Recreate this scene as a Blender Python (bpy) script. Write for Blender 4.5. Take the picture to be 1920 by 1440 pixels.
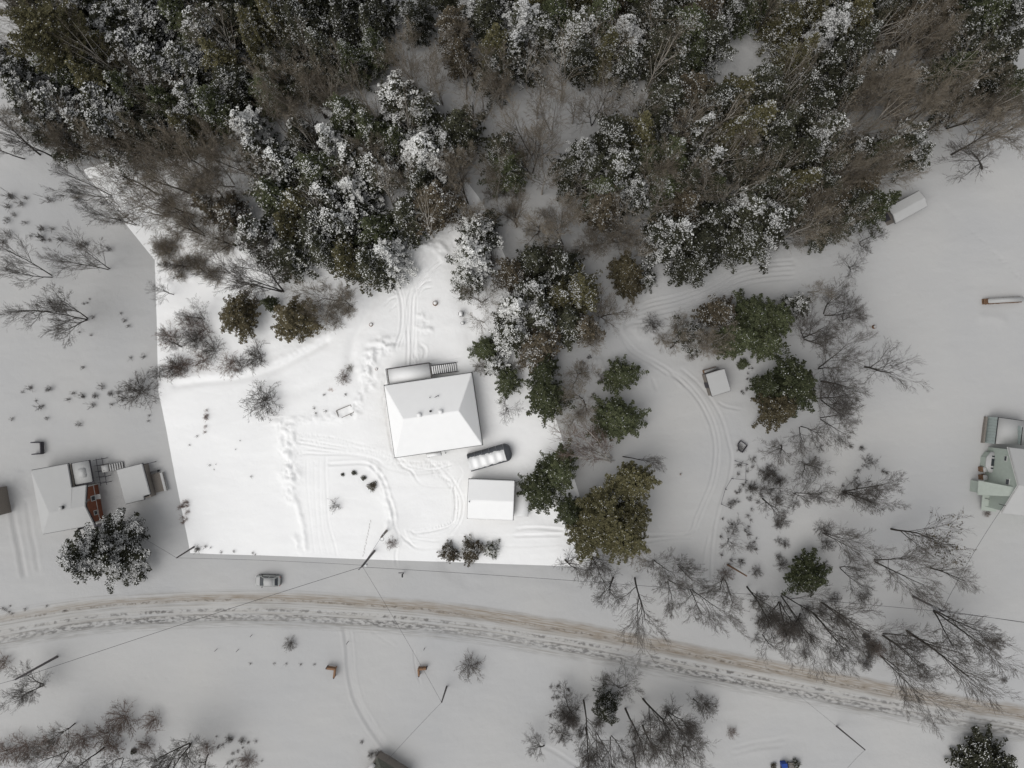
import bpy, bmesh, math, random
import numpy as np
from mathutils import Vector, Matrix, Quaternion
for o in list(bpy.data.objects): bpy.data.objects.remove(o)
sc = bpy.context.scene
# ------------------------------------------------------------------ camera, sky, sun, exposure
HC = 120.0                       # camera height in metres, looking straight down
S = 0.09                         # metres on the ground per photograph pixel (1920 px wide)
cam_d = bpy.data.cameras.new('camera'); cam = bpy.data.objects.new('camera', cam_d)
sc.collection.objects.link(cam); sc.camera = cam
cam.location = (0, 0, HC); cam.rotation_euler = (0, 0, 0)
cam_d.sensor_width = 36; cam_d.lens = 36 * HC / (1920 * S)
cam_d.clip_start = 1; cam_d.clip_end = 3000
SUN_EL, SUN_AZ = math.radians(60), math.radians(232)   # azimuth clockwise from north (+y)
world = bpy.data.worlds.new('World'); sc.world = world; world.use_nodes = True
wn = world.node_tree; wn.nodes.clear()
sky = wn.nodes.new('ShaderNodeTexSky'); sky.sky_type = 'NISHITA'; sky.sun_disc = False
sky.sun_elevation = SUN_EL; sky.sun_rotation = SUN_AZ
hs = wn.nodes.new('ShaderNodeHueSaturation'); hs.inputs['Saturation'].default_value = 0.12
bg = wn.nodes.new('ShaderNodeBackground'); bg.inputs['Strength'].default_value = 0.15
wo = wn.nodes.new('ShaderNodeOutputWorld')
wn.links.new(sky.outputs[0], hs.inputs['Color']); wn.links.new(hs.outputs[0], bg.inputs[0]); wn.links.new(bg.outputs[0], wo.inputs[0])
sd = bpy.data.lights.new('sun', 'SUN'); sd.energy = 1.5; sd.angle = math.radians(50); sd.color = (1, .97, .93)
sun = bpy.data.objects.new('sun', sd); sc.collection.objects.link(sun)
dv = Vector((math.sin(SUN_AZ) * math.cos(SUN_EL), math.cos(SUN_AZ) * math.cos(SUN_EL), math.sin(SUN_EL)))
sun.rotation_euler = dv.to_track_quat('Z', 'Y').to_euler(); sun.location = dv * 200
sc.view_settings.view_transform = 'Standard'; sc.view_settings.look = 'None'
sc.view_settings.gamma = 1; sc.view_settings.exposure = -0.06
sc.render.engine = 'CYCLES'
random.seed(7); RN = np.random.RandomState(7)

# ------------------------------------------------------------------ helpers
def W(px, py, h=0.0):
    """photograph pixel + height above the ground -> place in metres"""
    k = S * (HC - h) / HC
    return Vector(((px - 960) * k, (720 - py) * k, h))
def tag(o, label=None, cat=None, group=None, kind=None):
    if label: o['label'] = label
    if cat: o['category'] = cat
    if group: o['group'] = group
    if kind: o['kind'] = kind
    return o
def link(o, parent=None):
    sc.collection.objects.link(o)
    if parent: o.parent = parent
    return o
def thing(name, label, cat, loc=(0, 0, 0), rz=0, group=None):
    o = bpy.data.objects.new(name, None); link(o)
    o.empty_display_size = .3; o.location = loc; o.rotation_euler = (0, 0, rz)
    return tag(o, label, cat, group)
def mesh_np(name, verts, faces, mats, midx=None, smooth=False):
    me = bpy.data.meshes.new(name)
    verts = np.asarray(verts, np.float32); faces = np.asarray(faces, np.int32)
    k = faces.shape[1]; n = len(faces)
    me.vertices.add(len(verts)); me.vertices.foreach_set('co', verts.ravel())
    me.loops.add(n * k); me.loops.foreach_set('vertex_index', faces.ravel())
    me.polygons.add(n); me.polygons.foreach_set('loop_start', np.arange(0, n * k, k, dtype=np.int32))
    if smooth: me.polygons.foreach_set('use_smooth', np.ones(n, bool))
    for m in (mats if isinstance(mats, (list, tuple)) else [mats]): me.materials.append(m)
    if midx is not None: me.polygons.foreach_set('material_index', np.asarray(midx, np.int32))
    me.update(calc_edges=True); me.validate()
    return me
class MB:
    """collects boxes, tubes and prisms for ONE mesh object"""
    def __init__(s): s.bm = bmesh.new()
    def box(s, c, d, rz=0, M=None):
        r = bmesh.ops.create_cube(s.bm, size=1)
        m = (M or Matrix()) @ Matrix.Translation(c) @ Matrix.Rotation(rz, 4, 'Z') @ Matrix.Diagonal((d[0], d[1], d[2], 1))
        bmesh.ops.transform(s.bm, matrix=m, verts=r['verts']); return s
    def tube(s, a, b, r0, r1=None, n=8):
        a = Vector(a); b = Vector(b); r1 = r0 if r1 is None else r1
        r = bmesh.ops.create_cone(s.bm, cap_ends=True, segments=n, radius1=r0, radius2=r1, depth=(b - a).length)
        q = (b - a).to_track_quat('Z', 'Y').to_matrix().to_4x4()
        bmesh.ops.transform(s.bm, matrix=Matrix.Translation((a + b) / 2) @ q, verts=r['verts']); return s
    def prism(s, pts, z0, z1):
        """pts: list of (x,y); z1 number or list of top heights"""
        n = len(pts); zt = z1 if isinstance(z1, (list, tuple)) else [z1] * n; zb = z0 if isinstance(z0, (list, tuple)) else [z0] * n
        b = [s.bm.verts.new((p[0], p[1], zb[i])) for i, p in enumerate(pts)]
        t = [s.bm.verts.new((p[0], p[1], zt[i])) for i, p in enumerate(pts)]
        s.bm.faces.new(b[::-1]); s.bm.faces.new(t)
        for i in range(n): s.bm.faces.new((b[i], b[(i + 1) % n], t[(i + 1) % n], t[i]))
        return s
    def poly(s, vs, fs):
        v = [s.bm.verts.new(p) for p in vs]
        for f in fs: s.bm.faces.new([v[i] for i in f])
        return s
    def build(s, name, mat, parent=None, bevel=0, smooth=False, seg=2):
        bmesh.ops.recalc_face_normals(s.bm, faces=s.bm.faces)
        if bevel: bmesh.ops.bevel(s.bm, geom=list(s.bm.edges), offset=bevel, segments=seg, affect='EDGES', clamp_overlap=True)
        me = bpy.data.meshes.new(name); s.bm.to_mesh(me); s.bm.free()
        me.materials.append(mat)
        if smooth:
            for p in me.polygons: p.use_smooth = True
        return link(bpy.data.objects.new(name, me), parent)

# value noise
def vnoise(x, y, scale, seed=0):
    x = np.asarray(x, float) / scale; y = np.asarray(y, float) / scale
    xi = np.floor(x).astype(np.int64); yi = np.floor(y).astype(np.int64); fx = x - xi; fy = y - yi
    def h(a, b):
        v = (a * 374761393 + b * 668265263 + seed * 982451653) & 0x7fffffff
        v = (v ^ (v >> 13)) * 1274126177 & 0x7fffffff
        return ((v ^ (v >> 16)) & 0xffff) / 65535.0
    fx = fx * fx * (3 - 2 * fx); fy = fy * fy * (3 - 2 * fy)
    return (h(xi, yi) * (1 - fx) + h(xi + 1, yi) * fx) * (1 - fy) + (h(xi, yi + 1) * (1 - fx) + h(xi + 1, yi + 1) * fx) * fy
def smoothline(pts, n=8):
    p = [np.array(q, float) for q in pts]; p = [2 * p[0] - p[1]] + p + [2 * p[-1] - p[-2]]; out = []
    for i in range(1, len(p) - 2):
        for k in range(n):
            t = k / n; a, b, c, d = p[i - 1], p[i], p[i + 1], p[i + 2]
            out.append(.5 * ((2 * b) + (c - a) * t + (2 * a - 5 * b + 4 * c - d) * t * t + (3 * b - a - 3 * c + d) * t ** 3))
    out.append(p[-2]); return np.array(out)

# ------------------------------------------------------------------ materials
def nmat(name, col, rough=.8, var=.15, scale=3.0, bump=0.0, bscale=30.0, spec=.3, metal=0.0, island=0.0, col2=None, objrand=0.0, snowtop=0.0, snowcol=.6, aniso=None):
    m = bpy.data.materials.new(name); m.use_nodes = True; nt = m.node_tree; N = nt.nodes; L = nt.links
    b = N['Principled BSDF']; b.inputs['Roughness'].default_value = rough; b.inputs['Specular IOR Level'].default_value = spec; b.inputs['Metallic'].default_value = metal
    tc = N.new('ShaderNodeTexCoord'); no = N.new('ShaderNodeTexNoise'); no.inputs['Scale'].default_value = scale; no.inputs['Detail'].default_value = 6
    mp = N.new('ShaderNodeMapping'); L.new(tc.outputs['Object'], mp.inputs[0]); L.new(mp.outputs[0], no.inputs['Vector'])
    if aniso: mp.inputs['Scale'].default_value = aniso
    r = N.new('ShaderNodeMapRange'); r.inputs[1].default_value = .25; r.inputs[2].default_value = .75
    L.new(no.outputs['Fac'], r.inputs[0])
    mx = N.new('ShaderNodeMix'); mx.data_type = 'RGBA'; L.new(r.outputs[0], mx.inputs[0])
    c2 = col2 or tuple(min(1, c * (1 + var)) for c in col); c1 = tuple(c * (1 - var) for c in col) if not col2 else col
    mx.inputs[6].default_value = (*c1, 1); mx.inputs[7].default_value = (*c2, 1)
    out = mx.outputs[2]
    if island or objrand:
        g = N.new('ShaderNodeNewGeometry'); oi = N.new('ShaderNodeObjectInfo')
        ma = N.new('ShaderNodeMapRange'); ma.inputs[3].default_value = 1 - island; ma.inputs[4].default_value = 1 + island; L.new(g.outputs['Random Per Island'], ma.inputs[0])
        mb = N.new('ShaderNodeMapRange'); mb.inputs[3].default_value = 1 - objrand; mb.inputs[4].default_value = 1 + objrand; L.new(oi.outputs['Random'], mb.inputs[0])
        mu = N.new('ShaderNodeMath'); mu.operation = 'MULTIPLY'; L.new(ma.outputs[0], mu.inputs[0]); L.new(mb.outputs[0], mu.inputs[1])
        vm = N.new('ShaderNodeVectorMath'); vm.operation = 'SCALE'; L.new(out, vm.inputs[0]); L.new(mu.outputs[0], vm.inputs['Scale']); out = vm.outputs[0]
    if snowtop:
        g = N.new('ShaderNodeNewGeometry'); sp = N.new('ShaderNodeSeparateXYZ'); L.new(g.outputs['Normal'], sp.inputs[0])
        n2 = N.new('ShaderNodeTexNoise'); n2.inputs['Scale'].default_value = 1.3; L.new(tc.outputs['Object'], n2.inputs['Vector'])
        ad = N.new('ShaderNodeMath'); ad.operation = 'ADD'; L.new(sp.outputs['Z'], ad.inputs[0]); L.new(n2.outputs['Fac'], ad.inputs[1])
        mr = N.new('ShaderNodeMapRange'); mr.inputs[1].default_value = 1.5 - snowtop; mr.inputs[2].default_value = 1.7 - snowtop; L.new(ad.outputs[0], mr.inputs[0])
        m3 = N.new('ShaderNodeMix'); m3.data_type = 'RGBA'; L.new(mr.outputs[0], m3.inputs[0]); L.new(out, m3.inputs[6]); m3.inputs[7].default_value = (snowcol, snowcol, snowcol, 1); out = m3.outputs[2]
    L.new(out, b.inputs['Base Color'])
    if bump:
        nb = N.new('ShaderNodeTexNoise'); nb.inputs['Scale'].default_value = bscale; nb.inputs['Detail'].default_value = 5; L.new(mp.outputs[0], nb.inputs['Vector'])
        bu = N.new('ShaderNodeBump'); bu.inputs['Strength'].default_value = bump; bu.inputs['Distance'].default_value = .05
        L.new(nb.outputs['Fac'], bu.inputs['Height']); L.new(bu.outputs[0], b.inputs['Normal'])
    return m
LOT = [(155, 318), (735, 150), (905, 380), (955, 500), (1128, 1064), (357, 1037), (297, 735), (290, 488)]
def in_lot(px, py):
    c = False; n = len(LOT)
    for i in range(n):
        (x0, y0), (x1, y1) = LOT[i], LOT[(i + 1) % n]
        if (y0 > py) != (y1 > py) and px < (x1 - x0) * (py - y0) / (y1 - y0) + x0: c = not c
    return c
SB, SD_ = .90, .44      # same snow, brightness painted in: highlight on the middle lot, dimmed outside it
M = {}
M['snow'] = nmat('highlit_snow', (SB, SB, SB * .99), .75, .015, .8, .25, 8, .2)  # lot highlight painted into the snow colour
M['snow_dimmed'] = nmat('dimmed_snow', (SD_ * 1.0, SD_, SD_ * .985), .8, .02, .8, .25, 8, .2)  # same snow with the dimming outside the lot painted in
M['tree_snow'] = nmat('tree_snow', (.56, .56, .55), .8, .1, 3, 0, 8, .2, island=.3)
M['tree_snow_b'] = nmat('tree_snow_highlit', (.82, .82, .80), .8, .1, 3, 0, 8, .2, island=.2)  # lot highlight painted into tree snow; plain tree_snow is the dimmed copy
def fol(n, a, b): return nmat(n, a, .8, .2, 1.2, 0, 1, .15, island=.65, col2=b, objrand=.3)
M['spruce'] = fol('spruce_needles', (.020, .022, .013), (.062, .062, .040))
M['hemlock'] = fol('hemlock_needles', (.030, .038, .018), (.085, .092, .048))
M['olive'] = fol('pine_needles', (.050, .048, .022), (.118, .106, .056))
M['brown'] = fol('browned_needles', (.042, .035, .022), (.105, .086, .060))
M['bark'] = nmat('dark_bark', (.050, .044, .038), .9, .3, 4, .5, 20, .2)
M['twig'] = nmat('twig_bark', (.085, .075, .066), .9, .3, 4, 0, 20, .2, objrand=.25)
M['twig_brown'] = nmat('reddish_twig_bark', (.16, .12, .10), .9, .25, 4, 0, 20, .2, objrand=.2)
M['pale'] = nmat('pale_snowy_bark', (.40, .37, .33), .9, .25, 3, 0, 20, .2, objrand=.2)
M['tan'] = nmat('tan_twig_bark', (.20, .17, .13), .9, .25, 3, 0, 20, .2, objrand=.3, snowtop=.15, snowcol=.45)
M['birch'] = nmat('birch_bark', (.5, .47, .43), .8, .2, 3, .2, 20, .3)
M['pole'] = nmat('weathered_pole_wood', (.13, .12, .12), .9, .25, 6, .4, 30, .2, aniso=(4, 4, .4))
M['wire'] = nmat('black_cable', (.035, .035, .038), .6, .1)
M['roof_edge'] = nmat('dark_drip_edge', (.10, .10, .10), .6, .2)
M['wall_beige'] = nmat('beige_siding', (.45, .42, .37), .8, .08, 2, .3, 12)
M['wood'] = nmat('grey_weathered_wood', (.20, .18, .16), .9, .3, 5, .4, 25, aniso=(1, 5, 1))
M['wood_dark'] = nmat('dark_stained_wood', (.055, .052, .06), .8, .3, 5, .3, 25)
M['red'] = nmat('rust_red_siding', (.22, .085, .05), .85, .22, 6, .4, 20)
M['white'] = nmat('white_painted_trim', (.6, .6, .58), .6, .05)
M['glass'] = nmat('window_glass', (.03, .035, .04), .08, .2, 1, 0, 1, .6)
M['black'] = nmat('black_metal', (.02, .02, .022), .5, .2)
M['metal'] = nmat('galvanised_metal', (.35, .36, .37), .35, .1, metal=.7)
M['tarp'] = nmat('grey_shelter_fabric', (.10, .105, .115), .75, .2, 9, .5, 12)
M['green'] = nmat('pale_green_siding', (.37, .415, .37), .8, .05, 2, .1, 10)
M['green_d'] = nmat('blue_green_panel', (.33, .38, .365), .7, .08, 2)
M['green_roof'] = nmat('pale_green_metal_roof', (.40, .44, .395), .6, .06, 2)
M['orange_wood'] = nmat('orange_brown_cedar', (.23, .135, .08), .85, .3, 8, .4, 25)
M['grey_roof'] = nmat('mossy_grey_roof_boards', (.085, .088, .075), .9, .35, 4, .4, 20)
M['car'] = nmat('pale_silver_car_paint', (.38, .39, .38), .25, .03, 1, 0, 1, .5, metal=.3)
M['tyre'] = nmat('tyre_rubber', (.02, .02, .02), .8, .2)
M['plastic'] = nmat('black_car_trim', (.03, .03, .03), .5, .2)
M['lamp'] = nmat('lamp_lens', (.5, .5, .5), .1, .05)
M['lamp_red'] = nmat('tail_lamp_lens', (.3, .02, .02), .2, .05)
M['blue'] = nmat('blue_plastic_tarp', (.015, .05, .25), .5, .2)
M['log'] = nmat('cut_firewood', (.17, .10, .06), .9, .4, 6, .4, 20)
M['firew'] = nmat('brown_dry_weeds', (.22, .15, .12), .9, .3)
M['straw'] = nmat('orange_dead_plant', (.30, .15, .07), .9, .3)

# ------------------------------------------------------------------ ground relief
# features: (kind, width m, height m, [pixel points])
F = []
def ft(kind, w, a, *pts): F.append((kind, w * (.85 if kind == 'rut' else 1), a * {'rut': .85, 'lump': .5, 'bank': .65, 'soft': .8, 'foot': .7}[kind], smoothline(pts)))
def pair(w, a, off, *pts):
    p = smoothline(pts); d = np.gradient(p, axis=0); d /= np.linalg.norm(d, axis=1)[:, None] + 1e-9
    nrm = np.stack([-d[:, 1], d[:, 0]], 1)
    F.append(('rut', w, a, p + nrm * off)); F.append(('rut', w, a, p - nrm * off))
# yard tracks
ft('rut', .28, .16, (740, 655), (752, 620), (754, 580), (748, 548), (733, 525), (720, 512))
ft('rut', .20, .10, (747, 655), (757, 620), (759, 580), (753, 545), (738, 520))
ft('rut', .24, .09, (762, 690), (764, 640), (765, 600), (768, 560), (775, 540), (790, 520), (820, 490), (828, 486))
ft('rut', .24, .09, (771, 690), (772, 640), (773, 590), (777, 550), (790, 528), (812, 505), (832, 490))
ft('rut', .18, .06, (784, 690), (779, 640), (780, 590), (781, 556), (776, 530), (768, 505), (760, 490))
ft('rut', .24, .16, (780, 548), (790, 534), (802, 527), (812, 526))
ft('rut', .24, .16, (783, 553), (795, 541), (812, 538))
ft('rut', .22, .13, (745, 556), (730, 562), (718, 576)); ft('rut', .22, .12, (746, 566), (736, 577), (729, 585))
ft('rut', .22, .12, (747, 552), (738, 545), (735, 535))
ft('bank', .5, .35, (760, 470), (775, 463), (795, 462), (815, 470), (832, 485)); ft('bank', .5, .4, (800, 462), (820, 455), (835, 468))
ft('bank', .5, .3, (787, 458), (800, 455), (812, 460), (830, 472))
ft('soft', .9, -.45, (727, 508), (712, 535), (692, 580), (675, 615), (662, 640), (655, 690))
ft('soft', 1.6, -.3, (840, 436), (852, 470), (858, 510), (868, 550), (882, 600), (888, 650))
ft('lump', .8, .4, (790, 592), (797, 600)); ft('lump', .8, .45, (785, 612), (797, 625)); ft('lump', .5, .3, (806, 618), (806, 620)); ft('lump', .5, .25, (782, 655), (782, 672)); ft('rut', .3, .12, (778, 640), (776, 660), (782, 676))
ft('rut', .3, .14, (785, 645), (797, 655), (795, 675))
for k in range(22):
    a = random.uniform(-9, 9); b = random.uniform(-7, 7)
    ft('foot', .16, .10, (725 + b, 700), (722 + b, 740 + a), (731 + b, 800), (740 + b * .6, 850 + a), (762 + a, 885 + b)) if k % 3 == 0 else ft('foot', .16, .09, (805 + a, 862), (820 + b, 885 + a), (845 + a, 905), (858 + b, 940 + a), (852 + a, 980 + b), (800 + 3 * b, 1000 + a)) if k % 3 == 1 else ft('foot', .15, .08, (560, 830 + 3 * b), (620, 835 + 2 * a), (700, 850 + 2 * b), (760, 872 + a), (840, 872 + b))
for k in range(14):
    a = random.uniform(-14, 14); b = random.uniform(-10, 10)
    ft('rut', .18, .045, (770 + a * .5, 690), (772 + a * .6, 650), (768 + a * .6, 600), (772 + a * .5, 555), (790 + a, 525 + b), (812 + a, 500 + b))
# chain of ploughed snow piles
ft('lump', 1.1, .55, (735, 648), (715, 645), (700, 656), (690, 668), (683, 690)); ft('lump', 1.0, .4, (722, 655), (705, 668), (700, 690), (698, 720))
ft('lump', .9, .4, (684, 700), (684, 725), (672, 752), (665, 765)); ft('lump', .7, .35, (668, 762), (672, 778))
ft('lump', .9, .45, (640, 783), (610, 783), (575, 783), (552, 792), (538, 802)); ft('lump', 1.2, .6, (530, 795), (535, 820), (538, 845), (545, 870), (550, 888))
ft('lump', .7, .3, (548, 800), (553, 830)); ft('lump', 1.4, .6, (538, 890), (545, 905), (542, 920)); ft('bank', .45, .35, (545, 922), (557, 945), (564, 970), (570, 1000), (573, 1028))
ft('lump', .6, .3, (535, 920), (545, 940)); ft('lump', .7, .35, (555, 1010), (560, 1035))
ft('lump', .8, .42, (695, 874), (707, 885), (714, 900), (722, 925), (730, 948), (735, 968), (731, 985)); ft('rut', .3, .18, (612, 871), (650, 869), (685, 869), (705, 882), (720, 905), (728, 930), (737, 958), (741, 980))
ft('rut', .22, .05, (612, 850), (611, 880), (613, 930), (616, 980), (627, 1020), (632, 1045)); ft('rut', .25, .07, (555, 855), (580, 850), (612, 850), (660, 852), (700, 860), (720, 872))
ft('rut', .2, .03, (575, 860), (577, 920), (583, 980), (590, 1040)); ft('rut', .2, .025, (600, 858), (600, 930), (604, 990), (615, 1045)); ft('rut', .2, .025, (590, 862), (591, 930), (596, 1000), (603, 1045))
for k in range(9):   # faint tyre tracks sweeping over the turning area
    a = random.uniform(-12, 12); b = random.uniform(-8, 8)
    ft('rut', .2, .045, (556, 822 + k * 3 + b), (600, 828 + k * 3 + b * .5), (650, 838 + k * 2), (700, 846 + k * 2.5), (735, 866 + k * 2), (790, 878 + k * 1.5), (850, 880 + a))
for k in range(7):
    a = random.uniform(-6, 6)
    ft('rut', .2, .05, (722 + k * 1.2, 725), (724 + k * 2, 770), (730 + k * 2, 820 + a), (738 + k * 2, 855), (752 + k * 3, 875), (790, 884 + k * 4), (850, 890 + k * 4))
for k in range(10):
    a = random.uniform(-10, 10)
    ft('rut', .2, .05, (820 + k * 4, 868), (840 + k * 3, 890), (856 + a * .6, 920), (860 + a, 950), (850 + a, 985), (800 + 3 * a, 1005 + a), (770, 1000 + a))
for k in range(8):
    ft('rut', .2, .055, (742 + k * 2, 990), (752 + k * 2, 1005 + k), (770 + k * 2, 1015 + k * 2), (830, 1014 + k * 3 - 8), (900, 1005 + k * 2.5), (980, 1004 + k * 3), (1060, 1000 + k * 3))
ft('rut', .3, .14, (965, 993), (1000, 990), (1060, 994)); ft('rut', .3, .15, (960, 1005), (1000, 1004), (1055, 1003))
ft('soft', 1.1, -.2, (1000, 962), (1020, 972), (1050, 975)); ft('rut', .25, .1, (735, 960), (742, 990), (748, 1010), (742, 1040), (744, 1062))
ft('bank', .7, .3, (330, 712), (370, 706), (420, 702), (450, 698), (500, 686), (560, 658), (610, 630), (650, 590), (690, 540), (715, 512))
ft('soft', .7, -.45, (330, 722), (370, 716), (420, 712), (450, 708), (500, 696), (560, 668), (610, 640)); ft('soft', .9, -.15, (530, 738), (570, 730), (610, 712), (640, 690))
ft('rut', .25, .1, (790, 688), (810, 678), (840, 674), (865, 668))
# north-east track
for o in (0, 7, 16, 25, 34): ft('rut', .3, .12 if o != 16 else .07, (1168, 612 + o * .2), (1182, 590 + o * .5), (1215, 568 + o), (1270, 555 + o), (1330, 533 + o), (1380, 505 + o), (1430, 493 + o), (1490, 488 + o))
ft('rut', .3, .12, (1160, 612), (1172, 635), (1195, 660), (1235, 682), (1262, 700), (1290, 730)); ft('rut', .3, .12, (1153, 605), (1165, 632), (1185, 660), (1225, 684), (1255, 704))
ft('rut', .3, .14, (1255, 700), (1285, 722), (1310, 752), (1330, 790), (1339, 825), (1340, 860), (1332, 905), (1318, 940), (1305, 970), (1292, 1000), (1250, 1004), (1200, 1003))
ft('rut', .26, .12, (1262, 696), (1292, 720), (1318, 752), (1337, 790), (1346, 825), (1347, 860), (1339, 905), (1325, 940), (1312, 972), (1300, 1000))
ft('rut', .26, .10, (1275, 690), (1305, 715), (1335, 752), (1355, 790), (1366, 830), (1372, 860), (1366, 900), (1352, 940), (1340, 990), (1334, 1050), (1333, 1090))
ft('rut', .26, .08, (1330, 1000), (1320, 1050), (1322, 1090)); ft('rut', .24, .1, (1200, 1018), (1250, 1010), (1300, 1008)); ft('rut', .3, .12, (1220, 705), (1228, 722), (1232, 736)); ft('rut', .3, .1, (1195, 610), (1225, 620), (1250, 640), (1275, 650))
ft('rut', .24, .1, (1345, 752), (1360, 762), (1390, 768)); ft('lump', .9, .35, (1108, 680), (1125, 676), (1130, 688)); ft('lump', .9, .3, (1195, 622), (1215, 635))
# neighbour drive, south field track
ft('rut', .5, .28, (20, 940), (26, 980), (34, 1020), (41, 1055), (46, 1085)); ft('rut', .4, .15, (48, 935), (54, 970), (58, 1000), (65, 1030), (73, 1075)); ft('bank', .9, .35, (12, 905), (30, 892), (56, 888)); ft('lump', .8, .2, (30, 910), (45, 915), (52, 930))
ft('rut', .45, .16, (645, 1172), (651, 1210), (654, 1255), (664, 1305), (683, 1345), (710, 1385), (735, 1420)); ft('rut', .35, .10, (654, 1175), (659, 1215), (662, 1262), (673, 1310), (692, 1345), (718, 1385), (742, 1418))
ft('rut', .2, .07, (775, 1215), (780, 1255), (790, 1285)); ft('rut', .2, .05, (690, 1178), (720, 1200), (745, 1215)); ft('soft', 2.5, .18, (0, 1212), (120, 1200), (240, 1196), (400, 1195), (560, 1190)); ft('rut', .35, .1, (1090, 1440), (1010, 1395), (995, 1420))
ft('soft', .5, -.08, (770, 1184), (840, 1188), (960, 1212), (1100, 1238)); ft('soft', 1.5, -.25, (835, 1058), (850, 1075), (870, 1085)); ft('soft', .9, -.1, (840, 1068), (960, 1078), (1080, 1095))
ft('rut', .4, .12, (1375, 1405), (1410, 1395), (1450, 1390), (1480, 1382)); ft('rut', .4, .1, (1370, 1415), (1420, 1402), (1470, 1398)); ft('soft', 1.2, -.25, (20, 1375), (80, 1368), (200, 1318), (240, 1312), (300, 1325))
ft('foot', .22, .16, (1735, 362), (1765, 382), (1800, 412), (1830, 440), (1870, 478), (1915, 524)); ft('soft', .8, .25, (1842, 596), (1865, 596), (1878, 600)); ft('soft', 1.5, -.3, (1790, 322), (1805, 322), (1840, 322))
for k in range(60):   # little hummocks under the wood and the scrub
    ft('lump', random.uniform(.5, 1.1), random.uniform(.1, .3), (x0 := random.uniform(300, 520), y0 := random.uniform(330, 560)), (x0 + 12, y0 + random.uniform(-9, 9)))

ROAD_C = smoothline([(-500, 1300), (-300, 1245), (-120, 1205), (0, 1181), (130, 1159), (260, 1146), (400, 1140), (520, 1140), (640, 1146), (760, 1155), (880, 1168), (1000, 1187), (1120, 1208), (1240, 1231), (1360, 1255), (1480, 1278), (1600, 1301), (1720, 1324), (1820, 1342), (1920, 1358), (2100, 1392), (2400, 1450)], 14)
RW_N, RW_S = 40, 38     # px to each side
def segdist(X, Y, line):
    """px distance from points to polyline, plus arc position"""
    best = np.full(X.shape, 1e9); arc = np.zeros(X.shape); side = np.zeros(X.shape); acc = 0
    for a, b in zip(line[:-1], line[1:]):
        d = b - a; l = math.hypot(*d); 
        if l < 1e-6: continue
        t = np.clip(((X - a[0]) * d[0] + (Y - a[1]) * d[1]) / (l * l), 0, 1)
        dx = X - a[0] - t * d[0]; dy = Y - a[1] - t * d[1]; dd = np.hypot(dx, dy); m = dd < best
        best = np.where(m, dd, best); arc = np.where(m, acc + t * l, arc); side = np.where(m, np.sign(d[0] * dy - d[1] * dx), side); acc += l
    return best, arc, side
def relief(X, Y):
    """X,Y arrays of px -> height in metres"""
    x = X * S; y = Y * S
    z = (vnoise(x, y, 9, 1) - .5) * .26 + (vnoise(x + .6 * y, y * 2.2, 3.1, 2) - .5) * .09 + (vnoise(x + .4 * y, y * 1.8, 1.1, 3) - .5) * .03 + (vnoise(x, y, .45, 4) - .5) * .012
    wood = np.clip((520 - Y) / 60, 0, 1) * np.clip(1 - (X - 1480) / 150, 0, 1) * np.clip((X - 300) / 80, 0, 1)
    z += wood * ((vnoise(x, y, 1.3, 5) - .5) * .25 + (vnoise(x, y, .5, 6) - .5) * .1)
    for kind, w, a, line in F:
        pad = w * 3.5 / S
        m = (X > line[:, 0].min() - pad) & (X < line[:, 0].max() + pad) & (Y > line[:, 1].min() - pad) & (Y < line[:, 1].max() + pad)
        if not m.any(): continue
        xs = X[m]; ys = Y[m]; wob = (vnoise(xs * S, ys * S, .8, 11) - .5) * (.35 if kind in ('lump', 'bank') else .12) * w / S
        d, arc, sd_ = segdist(xs, ys, line); d = np.abs(d + wob) * S
        L = arc.max(); fade = np.clip(arc / (8), 0, 1) * np.clip((L - arc) / 8, 0, 1) if kind == 'rut' else 1
        if kind == 'rut': v = a * fade * (-np.exp(-(d / w) ** 2) + .5 * np.exp(-((d - 1.7 * w) / (.6 * w)) ** 2))
        elif kind == 'bank': v = a * np.exp(-(d / w) ** 2) * (.6 + .8 * vnoise(xs * S, ys * S, .6, 21))
        elif kind == 'lump': v = a * np.exp(-(d / w) ** 2) * (2.0 * np.clip(vnoise(xs * S, ys * S, .75, 31) - .18, 0, 1) + .5 * vnoise(xs * S, ys * S, .3, 32))
        elif kind == 'foot': v = -a * np.exp(-(d / w) ** 2) * np.clip(4 * (vnoise(arc * 1.0 + line[0, 0] * 7, arc * 0 + line[0, 1] * 3, 1.6, 17) - .45), 0, 1)
        else: v = a * np.exp(-(d / w) ** 2)
        z[m] += v
    return z
def grid_axis(lo, hi, parts, far):
    """parts: list of (a,b,step) px; far: coarse outer coordinates"""
    out = []
    for a, b, s in parts: out += list(np.arange(a, b - .01, s))
    out.append(parts[-1][1]); return np.array(sorted(set([round(v, 2) for v in out + far])))
farx = [-9000, -5000, -3000, -1800, -1100, -700, -450, -300, -200, -130, -80, -40] ; farx2 = [1960, 2000, 2060, 2150, 2300, 2600, 3000, 3800, 5000, 7000, 10900]
fary = [-9000, -5000, -3000, -1800, -1100, -700, -450, -300, -200, -130, -80, -40]; fary2 = [1480, 1520, 1580, 1680, 1850, 2100, 2500, 3200, 4500, 7000, 10500]
GX = grid_axis(0, 1920, [(-10, 515, 3.4), (515, 900, 1.5), (900, 1380, 2.2), (1380, 1930, 3.4)], farx + farx2)
GY = grid_axis(0, 1440, [(-10, 430, 4.0), (430, 1070, 1.7), (1070, 1230, 2.5), (1230, 1450, 2.6)], fary + fary2)
XX, YY = np.meshgrid(GX, GY)
ZZ = relief(XX.ravel(), YY.ravel()).reshape(XX.shape)
rd, rarc, rside = segdist(XX.ravel(), YY.ravel(), ROAD_C); rd = rd.reshape(XX.shape); rside = rside.reshape(XX.shape)
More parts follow.
